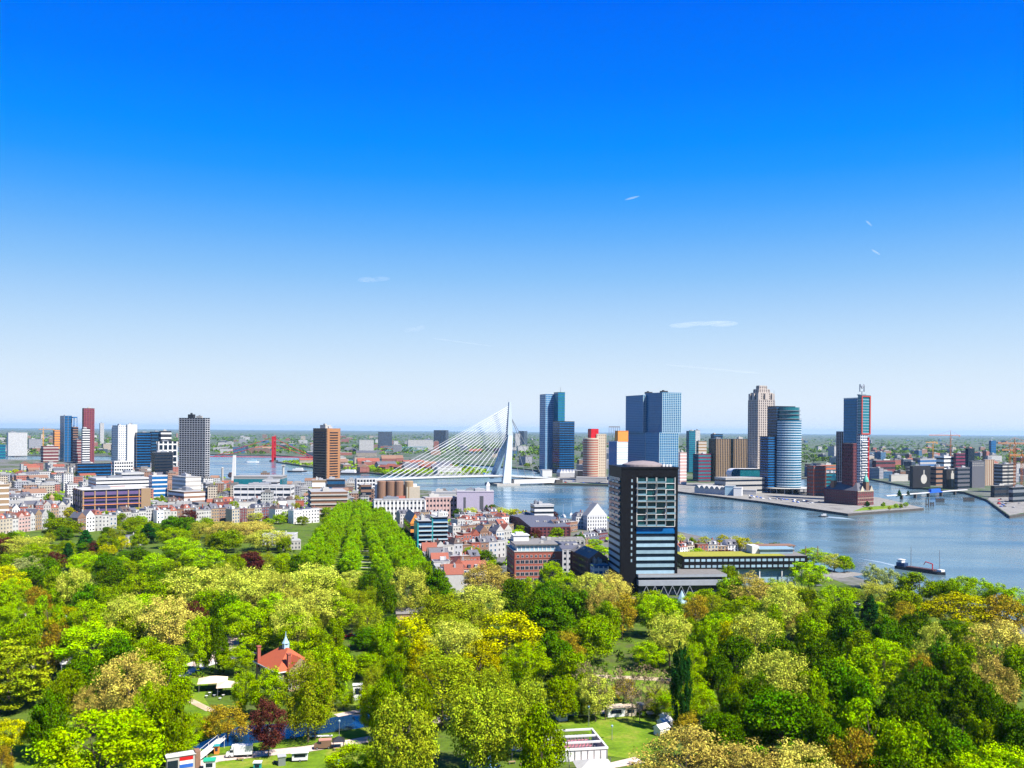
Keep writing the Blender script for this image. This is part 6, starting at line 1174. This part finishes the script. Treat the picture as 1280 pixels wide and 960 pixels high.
# trees along the streets and quays
for e in """40 622 14 18 D;52 628 13 22 D;66 630 14 24 G;78 634 13 22 G;20 640 12 14 L;58 618 12 16 D;30 612 12 14 D;100 596 13 24 G;110 602 13 26 L;126 606 12 18 D;205 636 11 12 L;200 606 10 16 G;275 612 13 22 Y;285 612 11 16 L;262 604 10 14 G;262 640 10 14 L;300 648 10 16 Y;330 650 10 20 C;346 646 11 18 C;318 652 10 18 Y;360 652 12 20 L;348 655 10 16 G
378 656 9 14 G;432 640 15 18 G;446 644 14 18 G;452 634 12 14 D;420 650 11 14 D;490 648 8 10 L;518 640 9 12 L;588 650 14 16 Y;598 652 11 12 L;612 648 16 17 D;624 650 14 16 Y;634 652 15 16 Y;644 652 14 15 V;655 652 12 12 L;566 692 12 14 C;572 684 11 12 D;555 700 9 10 V;600 728 12 13 L;616 722 12 14 L;650 668 9 10 G;648 692 8 9 D;727 682 11 12 D;744 684 7 14 L;750 692 7 12 L;735 690 6 10 V
690 680 8 9 G;666 676 7 9 L;848 686 13 11 Y;862 690 12 12 G;880 690 13 12 Y;904 686 12 12 V;918 688 12 14 Y;930 690 12 14 V;946 694 11 12 Y;968 696 12 14 D;982 700 12 14 D;895 702 9 16 C;908 702 9 14 C;872 700 9 12 L
466 590 12 22 L;474 592 12 26 G;482 594 11 22 L;455 588 11 20 O;448 588 10 18 Y;500 584 12 20 G;520 584 12 22 D;540 584 12 22 G;580 588 11 18 D;590 592 11 18 G;570 584 12 22 D;680 586 12 20 G;672 588 12 20 L;690 586 12 18 G;660 584 12 22 G
1146 606 8 8 N;1120 636 7 6 L;1126 636 7 6 G;1112 638 6 5 V;1084 634 8 8 N;1104 634 7 6 G;1088 638 5 6 L;1132 634 7 7 L;1124 622 12 7 N;1135 621 10 6 N;1142 596 12 14 V""".replace('\n', ';').split(';'):
    a = e.split(); tree(a[4], at(float(a[0]), float(a[1])), float(a[2]), float(a[3]), 'street and quay trees')
n = t = 0
while n < 105 and t < 7000:
    t += 1; x, y = (rnd.uniform(-10, 470), rnd.uniform(592, 662)) if n < 85 else (rnd.uniform(520, 700), rnd.uniform(650, 715)); P = at(x, y)
    if not inpoly(P, NEAR) or not free(P, 3) or any((P[0] - a) ** 2 + (P[1] - b_) ** 2 < (5 + q * .6) ** 2 for a, b_, q in SPOTS): continue
    tree(rnd.choice('DDGGLYWVC'), P, rnd.uniform(8, 14), rnd.uniform(9, 17), 'street and quay trees'); n += 1
# small trees that close the gaps of the park
PARKP = G((-20, 682), (100, 668), (240, 660), (330, 660), (380, 700), (505, 735), (560, 745), (780, 756), (900, 770), (1020, 735), (1090, 750), (1300, 800), (1300, 960), (850, 960), (830, 870), (720, 870), (690, 880), (520, 880), (500, 860), (230, 840), (220, 880), (100, 880), (-20, 880))
LP = [ccw(G(*q)) for q in LAWNS] + [ccw(G(*POND_PX)), ccw(G((225, 922), (300, 900), (520, 872), (540, 960), (200, 990))), ccw(G((250, 775), (315, 775), (310, 830), (230, 850)))]
n = t = 0
while n < 190 and t < 9000:
    t += 1; x, y = rnd.uniform(-10, 1290), rnd.uniform(662, 960) if rnd.random() < .6 else rnd.uniform(662, 740); P = at(x, y)
    if not inpoly(P, PARKP) or any(inpoly(P, q) for q in LP) or not free(P, 7): continue
    if any((P[0] - a) ** 2 + (P[1] - b_) ** 2 < (4. + q * .55) ** 2 for a, b_, q in SPOTS): continue
    tree(rnd.choice('DDGGLW'), P, rnd.uniform(8, 13.5), rnd.uniform(10, 15), 'low park trees'); n += 1
# far woods: a mass no one could count
def woods(name, n, areas, m, seed, hr=(6, 11), poly=None, lf=(1.3, 2.6)):
    r = random.Random(seed); V, Fc = [], []
    for _ in range(n):
        x0, x1, y0, y1 = areas[r.randrange(len(areas))]; P = at(r.uniform(x0, x1), y0 + (y1 - y0) * r.random() ** 1.2)
        if poly and not inpoly(P, poly): continue
        if not free(P, 6): continue
        f_ = max(1., P.y / 2800); L_ = r.uniform(10, 26) * f_
        for k in range(r.randint(2, 4)):
            cx, cy, rr = P.x + r.gauss(0, L_ * .8), P.y + r.gauss(0, L_ * .4), r.uniform(.7, 1.2); hh = r.uniform(*hr) * min(1.6, f_)
            for j in range(16):
                d = Vector((r.gauss(0, 1), r.gauss(0, 1), abs(r.gauss(0, 1)))).normalized(); p = Vector((cx + d.x * hh * .7 * rr, cy + d.y * hh * .7 * rr, hh * .45 + d.z * hh * .55))
                nr = (d + Vector((r.gauss(0, .35), r.gauss(0, .35), r.gauss(0, .35)))).normalized(); a = nr.orthogonal().normalized(); c = nr.cross(a); s = hh * r.uniform(.16, .30); b0 = len(V)
                V += [tuple(p - a * s), tuple(p - c * s), tuple(p + a * s), tuple(p + c * s)]; Fc.append((b0, b0 + 1, b0 + 2, b0 + 3))
    me = bpy.data.meshes.new(name); me.from_pydata(V, [], Fc); me.materials.append(m); return tag(link(name, me), None, None, None, 'stuff')
FARW = [(-20, 240, 542, 580), (240, 680, 544, 570), (640, 1060, 546, 582), (1040, 1300, 548, 592), (-20, 1300, 543, 552)]
woods('distant_woods', 1500, FARW, leafmat('far_leaf', (.055, .11, .012), .4), 3, poly=far)
woods('distant_woods', 1000, FARW, leafmat('far_leaf_bright', (.10, .17, .014), .4), 4, poly=far)
woods('distant_woods', 500, [(350, 604, 578, 594)], LM['G'], 5, (5, 8), ISL)
woods('city_greenery', 420, [(-10, 262, 590, 655), (262, 470, 605, 640), (500, 760, 650, 715)], LM['L'], 6, (2.5, 5), NEAR)
woods('park_shrubs', 900, [(-10, 1290, 690, 900)], leafmat('shrub_leaf', (.06, .12, .01), .4), 8, (1.2, 2.6), PARKP)
# ------------------------------------------------------------------ clouds and contrails, far above
def cloudmat(name, d):
    m, t, o, N, L = nodes(name); v = N('VolumePrincipled'); v.inputs['Color'].default_value = (1, 1, 1, 1); v.inputs['Density'].default_value = d; v.inputs['Anisotropy'].default_value = .2; L(v.outputs[0], o.inputs['Volume']); return m
def cloud(name, label, x, y, wp, hp_, tilt, D, d, seed):
    r = random.Random(seed); k = D / F; b = MB(); P = atD(x, y, D); n = 5 if wp > 20 else 1
    for i in range(n):
        t = 0 if n == 1 else (i / (n - 1) - .5) * .62; a, hh = wp * k * (.5 if n == 1 else r.uniform(.2, .3)), hp_ * k * .5 * (1 if n == 1 else r.uniform(.6, 1))
        b.M = Matrix.Rotation(R(-tilt), 4, 'Y') @ Matrix.Translation((t * wp * k, r.uniform(-2, 2) * hh, r.uniform(-.3, .3) * hh)) @ Matrix.Diagonal((a, a * .5, hh, 1))
        b.lathe([(math.sin(math.pi * j / 10), -math.cos(math.pi * j / 10)) for j in range(1, 10)], 18); n0 = len(b.v) - 9 * 18; b.f.append(tuple(n0 + q for q in reversed(range(18)))); b.f.append(tuple(n0 + 8 * 18 + q for q in range(18))); b.m += [0, 0]
    return tag(b.build(name, cloudmat(name, d), None, P), label, 'cloud')
cloud('cirrus_cloud', 'largest thin white cloud streak, at right above the stone tower', 880, 404.5, 84, 7, 3, 70000, .0003, 1)
cloud('cirrus_cloud', 'faint wispy cloud high left of the bridge pylon', 468, 349, 34, 7, 4, 70000, .00022, 2)
cloud('cirrus_cloud', 'small faint cloud wisp low left of the bridge pylon', 518, 411.5, 26, 7, 10, 70000, .00022, 3)
cloud('contrail', 'short thin contrail in the upper sky, highest of all', 790, 247.5, 20, 1.6, 14, 70000, .0009, 4)
cloud('contrail', 'short slanting contrail at right, upper of two', 1086, 279, 11, 1.7, -42, 70000, .0012, 5)
cloud('contrail', 'short slanting contrail at right, lower of two', 1095, 315, 13, 1.7, -33, 70000, .0012, 6)
cloud('contrail', 'faint long contrail low in the sky above the stone tower', 890, 461, 110, 1.4, -5, 70000, .0002, 7)
cloud('contrail', 'faint long contrail low in the sky left of the slim blue tower', 580, 428, 75, 1.4, -7, 70000, .0002, 8)
# ------------------------------------------------------------------ air
b = MB(); b.box(-62000, 62000, -3000, 63000, -8, 260)
hm, t, o, N, L = nodes('haze_air'); v = N('VolumePrincipled'); v.inputs['Color'].default_value = (.45, .73, 1, 1); v.inputs['Density'].default_value = 1.7e-5; v.inputs['Anisotropy'].default_value = .1
L(v.outputs[0], o.inputs['Volume']); hz_o = b.build('haze', hm); tag(hz_o, kind='stuff')
# ------------------------------------------------------------------ place words for the labels of repeated things
LAND = [('the red-roofed villa', 342, 835), ('the pond', 420, 905), ('the black tower', 803, 660), ('the black wing', 940, 705), ('the brick office block', 667, 700), ('the open pavilion', 725, 930), ('the dark column tree', 852, 850), ('the barge', 1150, 712), ('the tree avenue', 445, 665), ('the box truck', 300, 937),
        ('the white flat villa', 335, 675), ('the lower right corner', 1280, 960), ('the lower left corner', 0, 960), ('the right edge', 1280, 800), ('the left edge', 0, 720), ('the lawn cabins', 785, 885), ('the beige canopy', 266, 845), ('the quay promenade', 1045, 715), ('the white tents', 72, 822), ('the white cottage', 160, 675),
        ('the lilac warehouse', 594, 626), ('the silo drums', 493, 607), ('the dark grey tower', 243, 565), ('the brown tower', 408, 570), ('the red pylon', 341, 560), ('the white tower pair', 157, 555), ('the dark red slab', 110, 545), ('the orange shell', 140, 628), ('the terrace building', 410, 627), ('the long white building', 500, 634),
        ('the white bridge pylon', 632, 560), ('the slim blue tower', 690, 540), ('the stacked towers', 815, 540), ('the stone tower', 950, 540), ('the round glass tower', 990, 565), ('the letter M tower', 1070, 560), ('the tall crane', 1188, 555), ('the striped silo', 1236, 590), ('the concrete frame', 1256, 598), ('the old hotel', 1060, 615),
        ('the teal ended flats', 535, 675), ('the ridged warehouse', 675, 660), ('the big quay house', 740, 640), ('the white school block', 328, 618), ('the domed hall', 60, 612), ('the truss bridge', 508, 558), ('the glass cone', 852, 747), ('the marquee', 742, 958), ('the bridge cables', 570, 570), ('the round brown tower', 747, 570), ('the mural warehouse', 1150, 597), ('the cruise terminal', 930, 603), ('the red cars', 432, 795), ('the park hut', 500, 770), ('the far dark slab', 551, 546)]
ORD = ['first', 'second', 'third', 'fourth', 'fifth', 'sixth', 'seventh', 'eighth', 'ninth', 'tenth', 'eleventh', 'twelfth', 'thirteenth', 'fourteenth', 'fifteenth', 'sixteenth', 'seventeenth', 'eighteenth', 'nineteenth', 'twentieth']
ORD += ['twenty-' + q for q in ORD[:9]] + ['thirtieth'] + ['thirty-' + q for q in ORD[:9]]
seen = {}
for o, look, x, y in AUTO:
    x_, y_ = min(max(x, 0), 1280), min(max(y, 0), 960)
    nm, lx_, ly_ = min(LAND, key=lambda q: (q[1] - x_) ** 2 + ((q[2] - y_) * 1.6) ** 2)
    dx, dy = x - lx_, (y - ly_) * 1.6
    if 'corner' in nm or 'edge' in nm: rel = 'near'
    elif abs(dx) > abs(dy): rel = 'left of' if dx < 0 else 'right of'
    else: rel = 'behind' if dy < 0 else 'in front of'
    if ' avenue tree' in look: rel, nm = 'of', 'the avenue'
    seen.setdefault(f'{look} {rel} {nm}', []).append((x, y, o))
for base, l in seen.items():
    if len(l) == 1: l[0][2]['label'] = base; continue
    l.sort(key=lambda q: q[0])
    for i, (x, y, o) in enumerate(l): o['label'] = base + ', ' + (ORD[i] + ' from left' if i < len(ORD) else f'{ORD[min(len(l) - 1 - i, len(ORD) - 1)]} from right')
